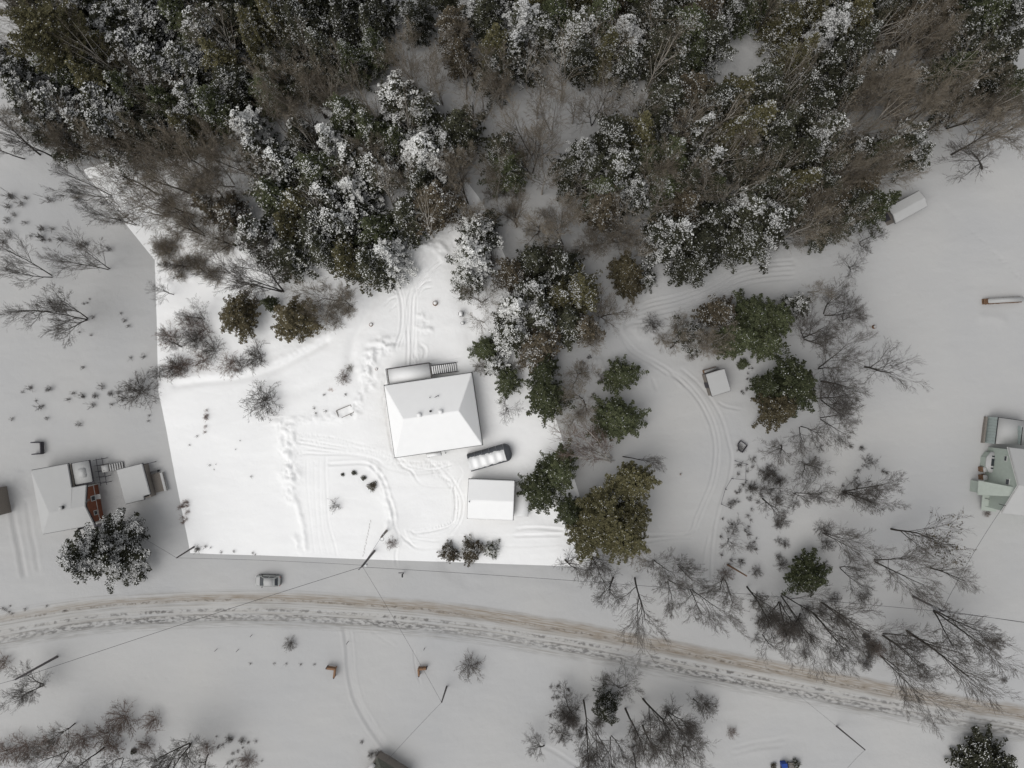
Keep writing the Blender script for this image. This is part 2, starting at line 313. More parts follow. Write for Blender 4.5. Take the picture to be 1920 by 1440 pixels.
inroad = np.where(rside < 0, rd < RW_N - 3, rd < RW_S - 3)
ZG = ZZ - .15 * inroad
V = np.stack([(XX - 960) * S, (720 - YY) * S, ZG], -1).reshape(-1, 3)
nx, ny = len(GX), len(GY); idx = np.arange(nx * ny).reshape(ny, nx)
FC = np.stack([idx[1:, :-1], idx[1:, 1:], idx[:-1, 1:], idx[:-1, :-1]], -1).reshape(-1, 4)
def ground_material(name, road=False):
    m = bpy.data.materials.new(name); m.use_nodes = True; nt = m.node_tree; N = nt.nodes; L = nt.links
    b = N['Principled BSDF']; b.inputs['Roughness'].default_value = .8; b.inputs['Specular IOR Level'].default_value = .2
    def math_(op, a, c=None, d=None, clamp=False):
        n = N.new('ShaderNodeMath'); n.operation = op; n.use_clamp = clamp
        for i, v in enumerate((a, c, d)):
            if v is None: continue
            if isinstance(v, (int, float)): n.inputs[i].default_value = v
            else: L.new(v, n.inputs[i])
        return n.outputs[0]
    def noise(vec, scale, det=5, vs=None):
        n = N.new('ShaderNodeTexNoise'); n.inputs['Scale'].default_value = scale; n.inputs['Detail'].default_value = det
        if vs: mp = N.new('ShaderNodeMapping'); mp.inputs['Scale'].default_value = vs; L.new(vec, mp.inputs[0]); vec = mp.outputs[0]
        L.new(vec, n.inputs['Vector']); return n.outputs['Fac']
    def rng(v, a, c, o0=0, o1=1):
        n = N.new('ShaderNodeMapRange'); L.new(v, n.inputs[0]); n.inputs[1].default_value = a; n.inputs[2].default_value = c; n.inputs[3].default_value = o0; n.inputs[4].default_value = o1; return n.outputs[0]
    def mixc(f, a, c):
        n = N.new('ShaderNodeMix'); n.data_type = 'RGBA'
        if isinstance(f, float): n.inputs[0].default_value = f
        else: L.new(f, n.inputs[0])
        for i, v in ((6, a), (7, c)):
            if isinstance(v, tuple): n.inputs[i].default_value = (*v, 1)
            else: L.new(v, n.inputs[i])
        return n.outputs[2]
    geo = N.new('ShaderNodeNewGeometry'); pos = geo.outputs['Position']
    sx = N.new('ShaderNodeSeparateXYZ'); L.new(pos, sx.inputs[0]); X, Y = sx.outputs['X'], sx.outputs['Y']
    dimmed = mixc(rng(noise(pos, .05, 3), .3, .7), (SD_ * .95, SD_ * .955, SD_ * .96), (SD_ * 1.05, SD_ * 1.04, SD_ * 1.015))  # snow outside the lot, dimming painted into its colour
    if not road:
        # painted lot highlight: world-space polygon, left and right borders as functions of y
        ylo, yhi = -31.0, 52.0
        def border(pts):
            cr = N.new('ShaderNodeFloatCurve'); c = cr.mapping.curves[0]
            P = [((720 - q[1]) * S, (q[0] - 960) * S) for q in pts]; P = sorted(((u - ylo) / (yhi - ylo), (v + 80) / 110) for u, v in P)
            P = [(u, v) for u, v in P]
            while len(c.points) < len(P): c.points.new(.5, .5)
            for pt, (u, v) in zip(c.points, P): pt.location = (u, v); pt.handle_type = 'VECTOR'
            cr.mapping.use_clip = False; cr.mapping.update(); L.new(rng(Y, ylo, yhi), cr.inputs['Value'])
            return math_('SUBTRACT', math_('MULTIPLY', cr.outputs[0], 110.0), 80.0)
        left = border([(362, 1064.4), (357, 1037), (297, 735), (290, 488), (155, 318), (20, 148)])
        right = border([(1128, 1064.4), (955, 500), (905, 380), (735, 150), (733, 145)])
        def above(p, q, sign):     # half plane in metres
            x0, y0 = (p[0] - 960) * S, (720 - p[1]) * S; x1, y1 = (q[0] - 960) * S, (720 - q[1]) * S; k = (y1 - y0) / (x1 - x0)
            line = math_('MULTIPLY_ADD', X, k, y0 - k * x0)
            return math_('GREATER_THAN', Y, line) if sign > 0 else math_('LESS_THAN', Y, line)
        inside = math_('MULTIPLY', math_('MULTIPLY', math_('GREATER_THAN', X, left), math_('LESS_THAN', X, right)), math_('MULTIPLY', above((357, 1037), (1128, 1064), 1), above((155, 318), (735, 150), -1)))
        highlit = mixc(rng(noise(pos, .12, 3), .3, .7), (SB * .975, SB * .975, SB * .97), (SB * 1.01, SB * 1.01, SB))  # snow inside the lot, highlight painted into its colour
        col = mixc(inside, dimmed, highlit)
    else:
        uv = N.new('ShaderNodeUVMap'); uv.uv_map = 'road'; su = N.new('ShaderNodeSeparateXYZ'); L.new(uv.outputs[0], su.inputs[0]); U, Vv = su.outputs['X'], su.outputs['Y']
        u3 = uv.outputs[0]
        def band(c, w, soft):   # 1 inside |v-c|<w
            d = math_('ABSOLUTE', math_('SUBTRACT', Vv, c)); return rng(d, w, w + soft, 1, 0)
        wob = math_('MULTIPLY', math_('SUBTRACT', noise(u3, .25, 3, (1, 0, 0)), .5), .9)
        Vw = math_('ADD', Vv, wob)
        def bandw(c, w, soft):
            d = math_('ABSOLUTE', math_('SUBTRACT', Vw, c)); return rng(d, w, w + soft, 1, 0)
        st = rng(noise(u3, 1.0, 6, (.35, 5, 1)), .38, .66); st2 = rng(noise(u3, 1.0, 6, (.12, 3, 1)), .3, .7)
        tyre = rng(noise(u3, 1.0, 3, (1.1, 2.4, 1)), .42, .60); longv = rng(noise(u3, .05, 2, (1, 0, 0)), .35, .6, .45, 1)
        chop = math_('MULTIPLY', math_('MULTIPLY', bandw(-1.6, .34, .38), tyre), longv)
        streak = math_('MULTIPLY', math_('MULTIPLY', band(0, 2.7, .8), rng(noise(u3, 1.0, 6, (.09, 4.5, 1)), .50, .68)), .55)
        chop2 = math_('MULTIPLY', math_('MULTIPLY', band(-.35, .12, .28), rng(noise(u3, 1.0, 4, (1.2, 1.5, 1)), .46, .6)), longv)
        bw_ = rng(U, 80, 140, .1, .75)
        dB = math_('ABSOLUTE', math_('SUBTRACT', Vw, 1.75)); bB = N.new('ShaderNodeMapRange'); L.new(dB, bB.inputs[0]); L.new(bw_, bB.inputs[1]); L.new(math_('ADD', bw_, .8), bB.inputs[2]); bB.inputs[3].default_value = 1; bB.inputs[4].default_value = 0
        brown = math_('MULTIPLY', bB.outputs[0], math_('ADD', math_('MULTIPLY', st, .65), .35))
        brownl = math_('MULTIPLY', bandw(1.3, .05, .25), rng(noise(u3, 1.0, 5, (1.4, 2, 1)), .48, .62))
        tan = math_('MULTIPLY', band(.3, 1.6, 1.2), math_('MULTIPLY', st2, .35))
        edge = math_('MULTIPLY', band(-2.7, .25, .7), math_('MULTIPLY', st, .55))
        col = mixc(tan, dimmed, (.38, .35, .30)); col = mixc(edge, col, (.24, .235, .225)); col = mixc(streak, col, (.25, .235, .21))
        bl = rng(U, 30, 80, .45, 1.0)
        col = mixc(math_('MULTIPLY', math_('MULTIPLY', brown, .80), bl), col, (.20, .155, .105))
        col = mixc(math_('MULTIPLY', math_('MULTIPLY', brownl, .7), longv), col, (.085, .065, .045))
        rut2 = math_('MULTIPLY', math_('ADD', math_('MULTIPLY', band(-1.1, .03, .16), .8), math_('ADD', math_('MULTIPLY', band(.75, .02, .18), .6), math_('MULTIPLY', band(-2.15, .03, .2), .7))), rng(noise(u3, 1.0, 5, (.22, 2.5, 1)), .38, .6))
        col = mixc(math_('MULTIPLY', rut2, .75), col, (.17, .16, .145))
        col = mixc(math_('MULTIPLY', chop, .80), col, (.085, .082, .08)); col = mixc(math_('MULTIPLY', chop2, .85), col, (.11, .105, .10))
    L.new(col, b.inputs['Base Color'])
    bu = N.new('ShaderNodeBump'); bu.inputs['Strength'].default_value = .55; bu.inputs['Distance'].default_value = .09
    h = math_('ADD', noise(pos, 1.2, 4), math_('MULTIPLY', noise(pos, 6, 4), .35)); L.new(h, bu.inputs['Height']); L.new(bu.outputs[0], b.inputs['Normal'])
    return m
gmat = ground_material('ground_snow'); rmat = ground_material('road_snow', True)
g = link(bpy.data.objects.new('ground', mesh_np('ground', V, FC, gmat, smooth=True)))
tag(g, 'snow covered ground with yards, tracks and ploughed piles', kind='structure')
# the road: its own strip, worn snow with dirt bands
T = np.gradient(ROAD_C, axis=0); T /= np.linalg.norm(T, axis=1)[:, None]; Nn = np.stack([T[:, 1], -T[:, 0]], 1)   # towards north
rl = smoothline(ROAD_C[::2], 6); T = np.gradient(rl, axis=0); T /= np.linalg.norm(T, axis=1)[:, None]; Nn = np.stack([T[:, 1], -T[:, 0]], 1)
offs = np.arange(-RW_S, RW_N + .1, 2.0); arc = np.concatenate([[0], np.cumsum(np.linalg.norm(np.diff(rl, axis=0), axis=1))])
PX = rl[:, None, 0] + Nn[:, None, 0] * offs; PY = rl[:, None, 1] + Nn[:, None, 1] * offs
vo = offs * S; Z = relief(PX.ravel(), PY.ravel()).reshape(PX.shape)
prof = -.10 * np.clip(1 - np.abs(vo) / 2.9, 0, 1) ** .5 + .16 * np.exp(-((vo - 2.6) / .35) ** 2) + .14 * np.exp(-((vo + 2.6) / .3) ** 2) - .07 * np.exp(-((vo - 1.4) / .3) ** 2) - .05 * np.exp(-((vo + 1.1) / .15) ** 2) - .05 * np.exp(-((vo - .75) / .15) ** 2) - .05 * np.exp(-((vo + .4) / .2) ** 2) - .06 * np.exp(-((vo + 1.5) / .25) ** 2)
fadeE = np.clip((RW_S * S - np.abs(vo)) / .5, 0, 1)
lum = vnoise((arc[:, None] + 0 * vo) * S, 0 * arc[:, None] + vo, .6, 8)
Z = Z + .55 * (prof[None, :] * (.7 + .6 * lum)) * fadeE + .004
V = np.stack([(PX - 960) * S, (720 - PY) * S, Z], -1).reshape(-1, 3); a_, b_ = PX.shape; idx = np.arange(a_ * b_).reshape(a_, b_)
FC = np.stack([idx[:-1, :-1], idx[1:, :-1], idx[1:, 1:], idx[:-1, 1:]], -1).reshape(-1, 4)
me = mesh_np('road', V, FC, rmat, smooth=True); uvl = me.uv_layers.new(name='road')
uvs = np.stack([np.repeat(arc * S, b_), np.tile(vo, a_)], -1)[FC.ravel()]; uvl.data.foreach_set('uv', uvs.astype(np.float32).ravel())
tag(link(bpy.data.objects.new('road', me)), 'snow packed road with brown sand and dark tyre grime', kind='structure')
def gz(px, py): return float(relief(np.array([float(px)]), np.array([float(py)]))[0])

# ------------------------------------------------------------------ tree prototypes
def tri_sprays(P, yaw, size, width, pitch, rs, n=3, spread=.75):
    """a spray = n narrow triangles from P outwards"""
    Vs = []; k = len(P)
    for j in range(n):
        y = yaw + (j - (n - 1) / 2) * spread + rs.uniform(-.35, .35, k); pt = pitch + rs.uniform(-.35, .35, k); s = size * rs.uniform(.7, 1.15, k)
        d = np.stack([np.cos(y) * np.cos(pt), np.sin(y) * np.cos(pt), np.sin(pt)], -1); p = np.stack([-np.sin(y), np.cos(y), rs.uniform(-.5, .5, k)], -1)
        w = (width * rs.uniform(.7, 1.3, k))[:, None]
        mid = P + d * (s * .45)[:, None]
        Vs.append(np.stack([P, mid + p * w, P + d * s[:, None], mid - p * w], 1))
    return np.concatenate(Vs)
def conifer(seed, Ht, R, shape, snow, mat, smat, dens=1.0, size=.34):
    size *= .78; dens *= 1.5
    rs = np.random.RandomState(seed); Ps = []; Ys = []; Ts = []; z0 = Ht * (.12 if shape != 'pine' else .3)
    ph = rs.uniform(0, 6.28, 6); z = z0
    while z < Ht - .15:
        f = (z - z0) / (Ht - z0)
        pr = {'spruce': (1 - f) ** .85 + .05, 'hemlock': (1 - f ** 1.9) ** .75 * .98 + .03, 'pine': math.sqrt(max(0, 1 - ((f - .35) / .68) ** 2)) * .95 + .08}[shape]
        L0 = R * pr * .93; nb = int(5 + 9 * L0 / R)
        for b in range(nb):
            a = (b + rs.uniform(-.4, .4)) / nb * 6.283 + z * 2.4
            L = L0 * (1 + .20 * math.sin(2 * a + ph[0] + z * .35) + .17 * math.sin(3 * a + ph[1] - z * .5) + .12 * math.sin(5 * a + ph[2] - z) + .25 * math.sin(z * 1.3 + ph[3] + a)) * rs.choice([rs.uniform(.5, .85), rs.uniform(.8, 1.2)])
            n = int((4 + 7.5 * L) * dens); t = rs.uniform(.12 if L < 1.5 else .3, 1, n) ** .8
            lat = rs.normal(0, 1, n) * ((.075 if shape == 'spruce' else .10) * L * (1.15 - t) + .08) ; q = (-.22 if shape != 'pine' else .12)
            up = {'spruce': .12, 'hemlock': .18, 'pine': .3}[shape]
            x = np.cos(a) * t * L - np.sin(a) * lat; y = np.sin(a) * t * L + np.cos(a) * lat
            zz = z + .35 * math.sin(a * 2 + ph[4]) * f + up * t * L + q * L * t * t + rs.normal(0, .07, n)
            Ps.append(np.stack([x, y, zz], -1)); Ys.append(a + rs.normal(0, .38, n)); Ts.append(t)
        z += .42 * (1 if Ht > 8 else .6) * rs.uniform(.8, 1.2)
    P = np.concatenate(Ps); Y = np.concatenate(Ys); Tt = np.concatenate(Ts); k = len(P)
    Q = tri_sprays(P, Y, size, .055 * size / .34 * 1.5, -.05, rs)
    nz = vnoise(P[:, 0] + P[:, 2] * .8 + 50, P[:, 1] + P[:, 2] * .3 + 50, 1.1, seed); nz = np.clip((nz - .3) * 2.2, 0, 1); pick = rs.uniform(0, 1, k) < snow * (.12 + 1.5 * nz ** 1.3)
    Ps_ = P[pick] + [0, 0, .05]; Qs = tri_sprays(Ps_, Y[pick], size * (.55 + .4 * snow), (.075 + .05 * snow) * size / .34, 0, rs, n=2, spread=1.2)
    A = np.concatenate([Q, Qs]); me = mesh_np('crown', A.reshape(-1, 3), np.arange(len(A) * 4).reshape(-1, 4), [mat, smat], np.r_[np.zeros(len(Q), int), np.ones(len(Qs), int)])
    tb = MB(); tb.tube((0, 0, -.5), (0, 0, Ht * .5), Ht * .014, Ht * .009, 7); tb.tube((0, 0, Ht * .5), (0, 0, Ht * .97), Ht * .009, .02, 6)
    to = tb.build('trunk', M['bark']); tm = to.data; bpy.data.objects.remove(to)
    return dict(H=Ht, R=R, crown=me, trunk=tm)
class Tubes:
    def __init__(s): s.v = []; s.f = []
    def add(s, pts, rad, n=4):
        base = len(s.v) ; m = len(pts)
        for i in range(m):
            d = (pts[min(i + 1, m - 1)] - pts[max(i - 1, 0)]); d = d / (np.linalg.norm(d) + 1e-9)
            u = np.cross(d, [0.3, .2, .93] if abs(d[2]) < .9 else [1, 0, 0]); u /= np.linalg.norm(u) + 1e-9; w = np.cross(d, u)
            for k in range(n):
                a = 6.2832 * k / n; s.v.append(pts[i] + (u * math.cos(a) + w * math.sin(a)) * rad[i])
        for i in range(m - 1):
            for k in range(n): s.f.append((base + i * n + k, base + i * n + (k + 1) % n, base + (i + 1) * n + (k + 1) % n, base + (i + 1) * n + k))
    def mesh(s, name, mat): return mesh_np(name, s.v, s.f, mat)
def bare(seed, Ht=12.0, R=4.0, stems=1, kind='maple', rmin=.011, thick=1.0, nch_=(10, 7, 5, 4)):
    rs = np.random.RandomState(seed); tr = Tubes(); li = Tubes(); br = Tubes()
    def rv(): return rs.normal(0, 1, 3)
    def grow(p, d, L, r, lvl, tubes):
        nseg = {0: 6, 1: 5, 2: 3, 3: 2}.get(lvl, 1); pts = [p]; ds = [d]
        wig = {0: .05, 1: .10, 2: .11, 3: .12}.get(lvl, .15)
        for i in range(nseg):
            d = d + rv() * wig; d[2] += {0: .03, 1: .05, 2: .035}.get(lvl, .02); d /= np.linalg.norm(d); pts.append(pts[-1] + d * L / nseg); ds.append(d)
        rr = [max(rmin * .8, r * (1 - .75 * i / nseg)) for i in range(nseg + 1)]; tubes.add(pts, rr, 6 if lvl == 0 else (4 if lvl == 1 else 3))
        if lvl >= 4: return
        nch = nch_[lvl]; t0 = {0: .2 if kind != 'tall' else .45, 1: .15, 2: .12, 3: .1}[lvl]
        for c in range(nch):
            t = t0 + (1 - t0) * (c + rs.uniform(.2, .9)) / nch; i = min(int(t * nseg), nseg - 1); q = pts[i] + (pts[i + 1] - pts[i]) * (t * nseg - i)
            ax = ds[i]; s_ = np.cross(ax, rv()); s_ /= np.linalg.norm(s_) + 1e-9
            ang = rs.uniform(.3, .7) if lvl > 0 else rs.uniform(.45, .95) * (1 - .45 * t); nd = ax * math.cos(ang) + s_ * math.sin(ang)
            if lvl == 0: LL = R * 1.45 * rs.uniform(.75, 1.15) * (1 - .45 * max(0, t - .45))
            else: LL = L * rs.uniform(.42, .68) * (1.15 - .55 * t)
            grow(q, nd, LL, max(rmin, rr[i] * (.5 if lvl else .46 * thick)), lvl + 1, li if lvl == 0 else br)
    for s_ in range(stems):
        a = rs.uniform(0, 6.28); sp = 0 if stems == 1 else rs.uniform(.15, .4)
        d = np.array([math.cos(a) * sp, math.sin(a) * sp, 1.0]); d /= np.linalg.norm(d)
        grow(np.array([math.cos(a) * .1 * (stems > 1), math.sin(a) * .1 * (stems > 1), -.3]), d, Ht * (.82 if stems == 1 else .78), (.20 if stems == 1 else .13) * Ht / 12, 0, tr)
    return dict(H=Ht, R=R, crown=br.mesh('crown', M['twig']), trunk=tr.mesh('trunk', M['bark']), limbs=li.mesh('limbs', M['bark']))
def bush(seed, R=1.6, n=26, lv=2, up=.75, rmin=.009, Hh=1.5):
    rs = np.random.RandomState(seed); tr = Tubes(); br = Tubes()
    def grow(p, d, L, r, lvl):
        pts = [p]; dd = []
        for i in range(3):
            d = d + rs.normal(0, .16, 3); d /= np.linalg.norm(d); pts.append(pts[-1] + d * L / 3); dd.append(d)
        (tr if lvl == 0 else br).add(pts, [max(rmin * .8, r * (1 - .22 * i)) for i in range(4)], 3)
        if lvl < lv:
            for c in range(6 if lvl == 0 else 4):
                t = rs.uniform(.3, 1); i = min(2, int(t * 3)); grow(pts[i] + (pts[i + 1] - pts[i]) * (t * 3 - i), dd[i] * .8 + rs.normal(0, .5, 3), L * rs.uniform(.3, .5), r * .6, lvl + 1)
    for k in range(n):
        a = rs.uniform(0, 6.28); e = rs.uniform(.15, 1.4); d = np.array([math.cos(a) * math.cos(e), math.sin(a) * math.cos(e), math.sin(e) * up + .15]); d /= np.linalg.norm(d)
        grow(np.array([rs.normal(0, R * .06), rs.normal(0, R * .06), -.1]), d, R * rs.uniform(.7, 1.05), .018, 0)
    return dict(H=Hh, R=R, crown=br.mesh('branches', M['twig']), trunk=tr.mesh('stems', M['twig']))
def tuft(seed, n=22, h=.9):
    rs = np.random.RandomState(seed); t = Tubes()
    for k in range(n):
        a = rs.uniform(0, 6.28); b = np.array([rs.normal(0, .14), rs.normal(0, .14), -.05]); d = np.array([math.cos(a) * rs.uniform(.1, .8), math.sin(a) * rs.uniform(.1, .8), 1]); L = h * rs.uniform(.5, 1.1)
        m = b + d * L * .5; e = m + (d + rs.normal(0, .3, 3)) * L * .4; t.add([b, m, e], [.011, .010, .009], 3)
        for q in range(2): t.add([m, m + (d + rs.normal(0, .6, 3)) * L * .3], [.013, .010], 3)
    return t.mesh('weed', M['twig'])

CON = {}
CON['D'] = [conifer(s, 15, 3.8, sh, sn, M['spruce'], M['tree_snow'], 1.15, .30) for s, sh, sn in ((1, 'spruce', .42), (2, 'hemlock', .34), (3, 'spruce', .22))]
CON['S'] = [conifer(s, 15, 3.8, sh, .72, M['spruce'], M['tree_snow'], 1.15) for s, sh in ((4, 'spruce'), (5, 'hemlock'), (6, 'hemlock'))]
CON['W'] = [conifer(s, 15, 3.8, sh, 1.25, M['spruce'], M['tree_snow'], 1.2, .32) for s, sh in ((7, 'spruce'), (8, 'hemlock'))]
CON['H'] = [conifer(s, 10, 4.0, 'hemlock', .055, M['hemlock'], M['tree_snow'], 1.5, .30) for s in (9, 10, 11)]
CON['O'] = [conifer(s, 15, 4.6, sh, .06, M['olive'], M['tree_snow'], 1.3, .36) for s, sh in ((12, 'pine'), (13, 'spruce'), (16, 'pine'))]
CON['B'] = [conifer(s, 14, 3.8, 'hemlock', .30, M['brown'], M['tree_snow'], 1.15) for s in (14, 15)]
BARE = [bare(21), bare(22, stems=2), bare(23, stems=3, R=3.4), bare(24, R=4.6), bare(25, stems=2, R=3.6), bare(26, kind='tall', R=3.4)]
BAREP = [bare(27, R=4.0, thick=1.5, nch_=(9, 5, 4, 2)), bare(28, stems=2, thick=1.5, nch_=(8, 5, 4, 2)), bare(29, R=4.4, thick=1.6, nch_=(10, 4, 4, 2))]
BUSH = [bush(31), bush(32, n=36), bush(33, n=20, up=.4)]
TUFT = [tuft(s) for s in (41, 42, 43)]
def mesh_mat(me, mats, suf):
    c = me.copy()
    for i, m in enumerate(mats):
        if i < len(c.materials): c.materials[i] = m
    c.name = me.name + suf; return c
_mc = {}
def withmat(me, mats):
    k = (me.name, tuple(m.name for m in mats))
    if k not in _mc: _mc[k] = mesh_mat(me, mats, '_' + mats[0].name)
    return _mc[k]
def plant(name, proto, base, top, r_m, h, label, cat, group=None, mats=None, tmat=None):
    """base: Vector on the ground, top: Vector at the tip; the tree leans from one to the other"""
    e = thing(name, label, cat, base, 0, group)
    ax = (top - base); q = Vector((0, 0, 1)).rotation_difference(ax.normalized())
    e.rotation_mode = 'QUATERNION'; e.rotation_quaternion = q @ Quaternion((0, 0, 1), random.uniform(0, 6.28))
    sz = ax.length / proto['H']; sr = r_m / proto['R']; e.scale = (sr, sr, sz)
    tm, cm = proto['trunk'], proto['crown']
    if mats: cm = withmat(cm, mats)
    if tmat: tm = withmat(tm, [tmat])
    if 'limbs' in proto: link(bpy.data.objects.new('limbs', withmat(proto['limbs'], [tmat]) if tmat else proto['limbs']), e)
    link(bpy.data.objects.new('trunk' if cat != 'shrub' else 'stem', tm), e); link(bpy.data.objects.new('crown', cm), e)
    return e

# conifers ---------------------------------------------------------------------------------
def con(t, cx, cy, r, h, label, group=None, highlit=None, fmat=None, name='conifer_tree', lean=(0, 0)):
    """crown centre px, crown radius px, height m"""
    proto = random.choice(CON[t]); hm = h * .55; b = W(cx, cy, hm); b.z = 0; b.z = 0
    top = Vector((b.x + lean[0], b.y + lean[1], h)); r_m = r * S * (HC - hm) / HC
    highlit = in_lot(cx, cy) if highlit is None else highlit
    sm = M['tree_snow_b'] if highlit else M['tree_snow']  # lot trees take the snow copy with the painted highlight
    f = fmat or {'D': 'spruce', 'S': 'spruce', 'W': 'spruce', 'H': 'hemlock', 'O': 'olive', 'B': 'brown'}[t]
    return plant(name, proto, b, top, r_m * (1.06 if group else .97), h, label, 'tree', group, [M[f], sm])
forest = '''
D 100 90 45;D 150 125 48;S 35 150 36;S 150 20 38;S 215 45 42;S 270 20 42;D 330 25 45;S 385 60 45;D 430 20 45;S 250 95 45;S 300 130 45;S 350 120 40;D 410 110 42
S 62 185 40;S 112 205 45;S 165 235 45;S 200 190 45;D 240 170 42;S 215 245 42;D 262 240 42;D 312 190 45;S 362 185 42;D 405 205 42;D 440 160 36;D 300 250 36;D 350 238 38
S 90 250 36;D 470 45 34;D 505 20 36;D 560 40 42;D 602 95 40;D 580 150 36;D 640 30 40;D 690 40 34;D 702 92 30;D 655 112 34;D 525 130 34;D 505 170 36;D 556 105 34;D 712 15 26
D 775 40 24;D 792 12 22;B 846 50 32;B 862 105 30;D 912 20 40;D 930 85 40;W 982 40 46;S 965 95 44;D 930 135 32;D 1040 20 42;S 1085 70 44;D 1125 35 45;W 1172 62 32;S 1180 108 36;D 1230 30 45
D 1235 82 45;D 1292 55 42;D 1270 118 45;D 1335 70 42;B 1322 18 40;S 1375 20 26;D 1140 90 36;D 1085 110 30;D 1430 155 36;D 1480 40 42;D 1500 105 36;W 1556 50 36;D 1602 30 42;D 1612 82 38;D 1562 115 44
D 1500 165 46;D 1445 185 44;S 1640 130 34;B 1700 40 32;B 1750 25 34;D 1800 50 42;D 1850 25 42;S 1900 15 38;D 1890 85 42;D 1842 108 44;D 1790 128 38;D 1862 152 38;D 1912 150 38;S 1795 175 34;S 1702 155 30
D 1250 185 45;B 1300 172 42;D 1340 195 42;D 1390 170 42;D 1420 225 46;D 1470 232 45;D 1530 205 45;D 1580 175 36;D 1370 250 45;S 1312 245 40;D 1152 258 44;D 1200 245 42;D 1210 300 45
D 1262 290 45;S 1160 318 42;D 1112 318 36;S 1330 302 42;D 1500 290 46;S 1545 250 42;D 1502 342 44;D 1552 312 40;S 1600 285 36;D 1642 285 32;S 1692 262 34;S 1716 290 30;D 1290 340 36
D 650 215 38;D 692 240 42;S 745 188 42;S 790 215 42;D 862 238 48;S 836 275 42;W 796 290 44;D 742 262 38;W 618 262 34;S 656 300 44;D 560 250 36;W 462 238 32;S 482 285 42;S 532 310 42;D 592 320 42
D 512 362 46;D 562 382 44;S 612 370 42;W 660 355 42;S 702 322 42;D 542 420 46;D 592 420 42;S 482 440 40;D 540 472 46;S 632 420 40;S 672 400 40;D 702 430 44;D 762 400 42;B 820 380 42;D 790 350 36
D 602 462 38;D 650 482 44;D 690 492 42;W 722 478 38;B 430 398 30;B 392 385 24;D 944 280 40;D 950 318 34;S 896 432 32;W 886 482 36;D 916 408 22;S 880 520 28;B 1132 388 40;D 1128 360 34;D 1072 318 36
S 1270 435 48;D 1312 455 52;D 1340 412 46;B 1285 385 36;D 1300 500 34;S 1242 432 36;S 1402 395 44;S 1442 420 44;D 1400 452 40;D 1482 395 42;B 1522 375 38;D 1562 428 34;D 1600 385 34;D 1650 382 36;B 1560 372 34;D 1445 345 42;B 1620 345 30
D 1000 490 42;D 1052 500 46;B 960 515 30;D 1082 545 42;W 968 580 40;S 1012 595 44;D 1062 600 46;B 1010 640 40;B 1092 612 30;D 1050 556 46;S 960 625 34;S 1000 545 40
D 20 115 26;S 130 60 30;D 190 85 34;S 60 225 30;D 480 100 24;S 1020 60 30;D 1205 20 36;D 1400 15 34;D 1530 10 36;D 1660 15 30;D 1300 105 36;S 1090 290 30;D 1460 290 38;D 1400 300 38;D 1340 350 36;D 1240 350 38;S 1190 360 34;D 1540 360 34'''.strip()
REG = ['the left third of the snowy wood', 'the middle of the snowy wood', 'the right half of the snowy wood']
KN = {'D': 'dark green conifer dusted with snow', 'S': 'grey green conifer half covered with snow', 'W': 'snow laden white conifer', 'B': 'rusty brown conifer flecked with snow'}
tx_ = 'DSDHDSDDSDBDSDD'
for i_ in range(31):
    x_ = 25 + i_ * 62
    if 715 < x_ < 800: continue
    t_ = 'DSDDWSDDBD'[i_ % 10]; forest += f';{t_} {x_} {-14 - (i_ * 37) % 22} 40'
for row in forest.replace('\n', ';').split(';'):
    t, x, y, r = row.split(); x, y, r = float(x), float(y), float(r)
    reg = 0 if x < 460 else (1 if x < 960 else 2)
    if y > 470 and x > 930: reg = 3
    wh = (REG + ['the clump above the two green trees'])[reg]
    pos = f'{KN[t]} standing in {wh}'
    con(t, x, y, r, (11 + 5 * random.random()) * (.65 + .35 * min(1, r / 42)), pos, f'{KN[t]}s in {wh}', fmat=('olive' if (t == 'D' and random.random() < .14) else ('hemlock' if t == 'D' and random.random() < .3 else None)))
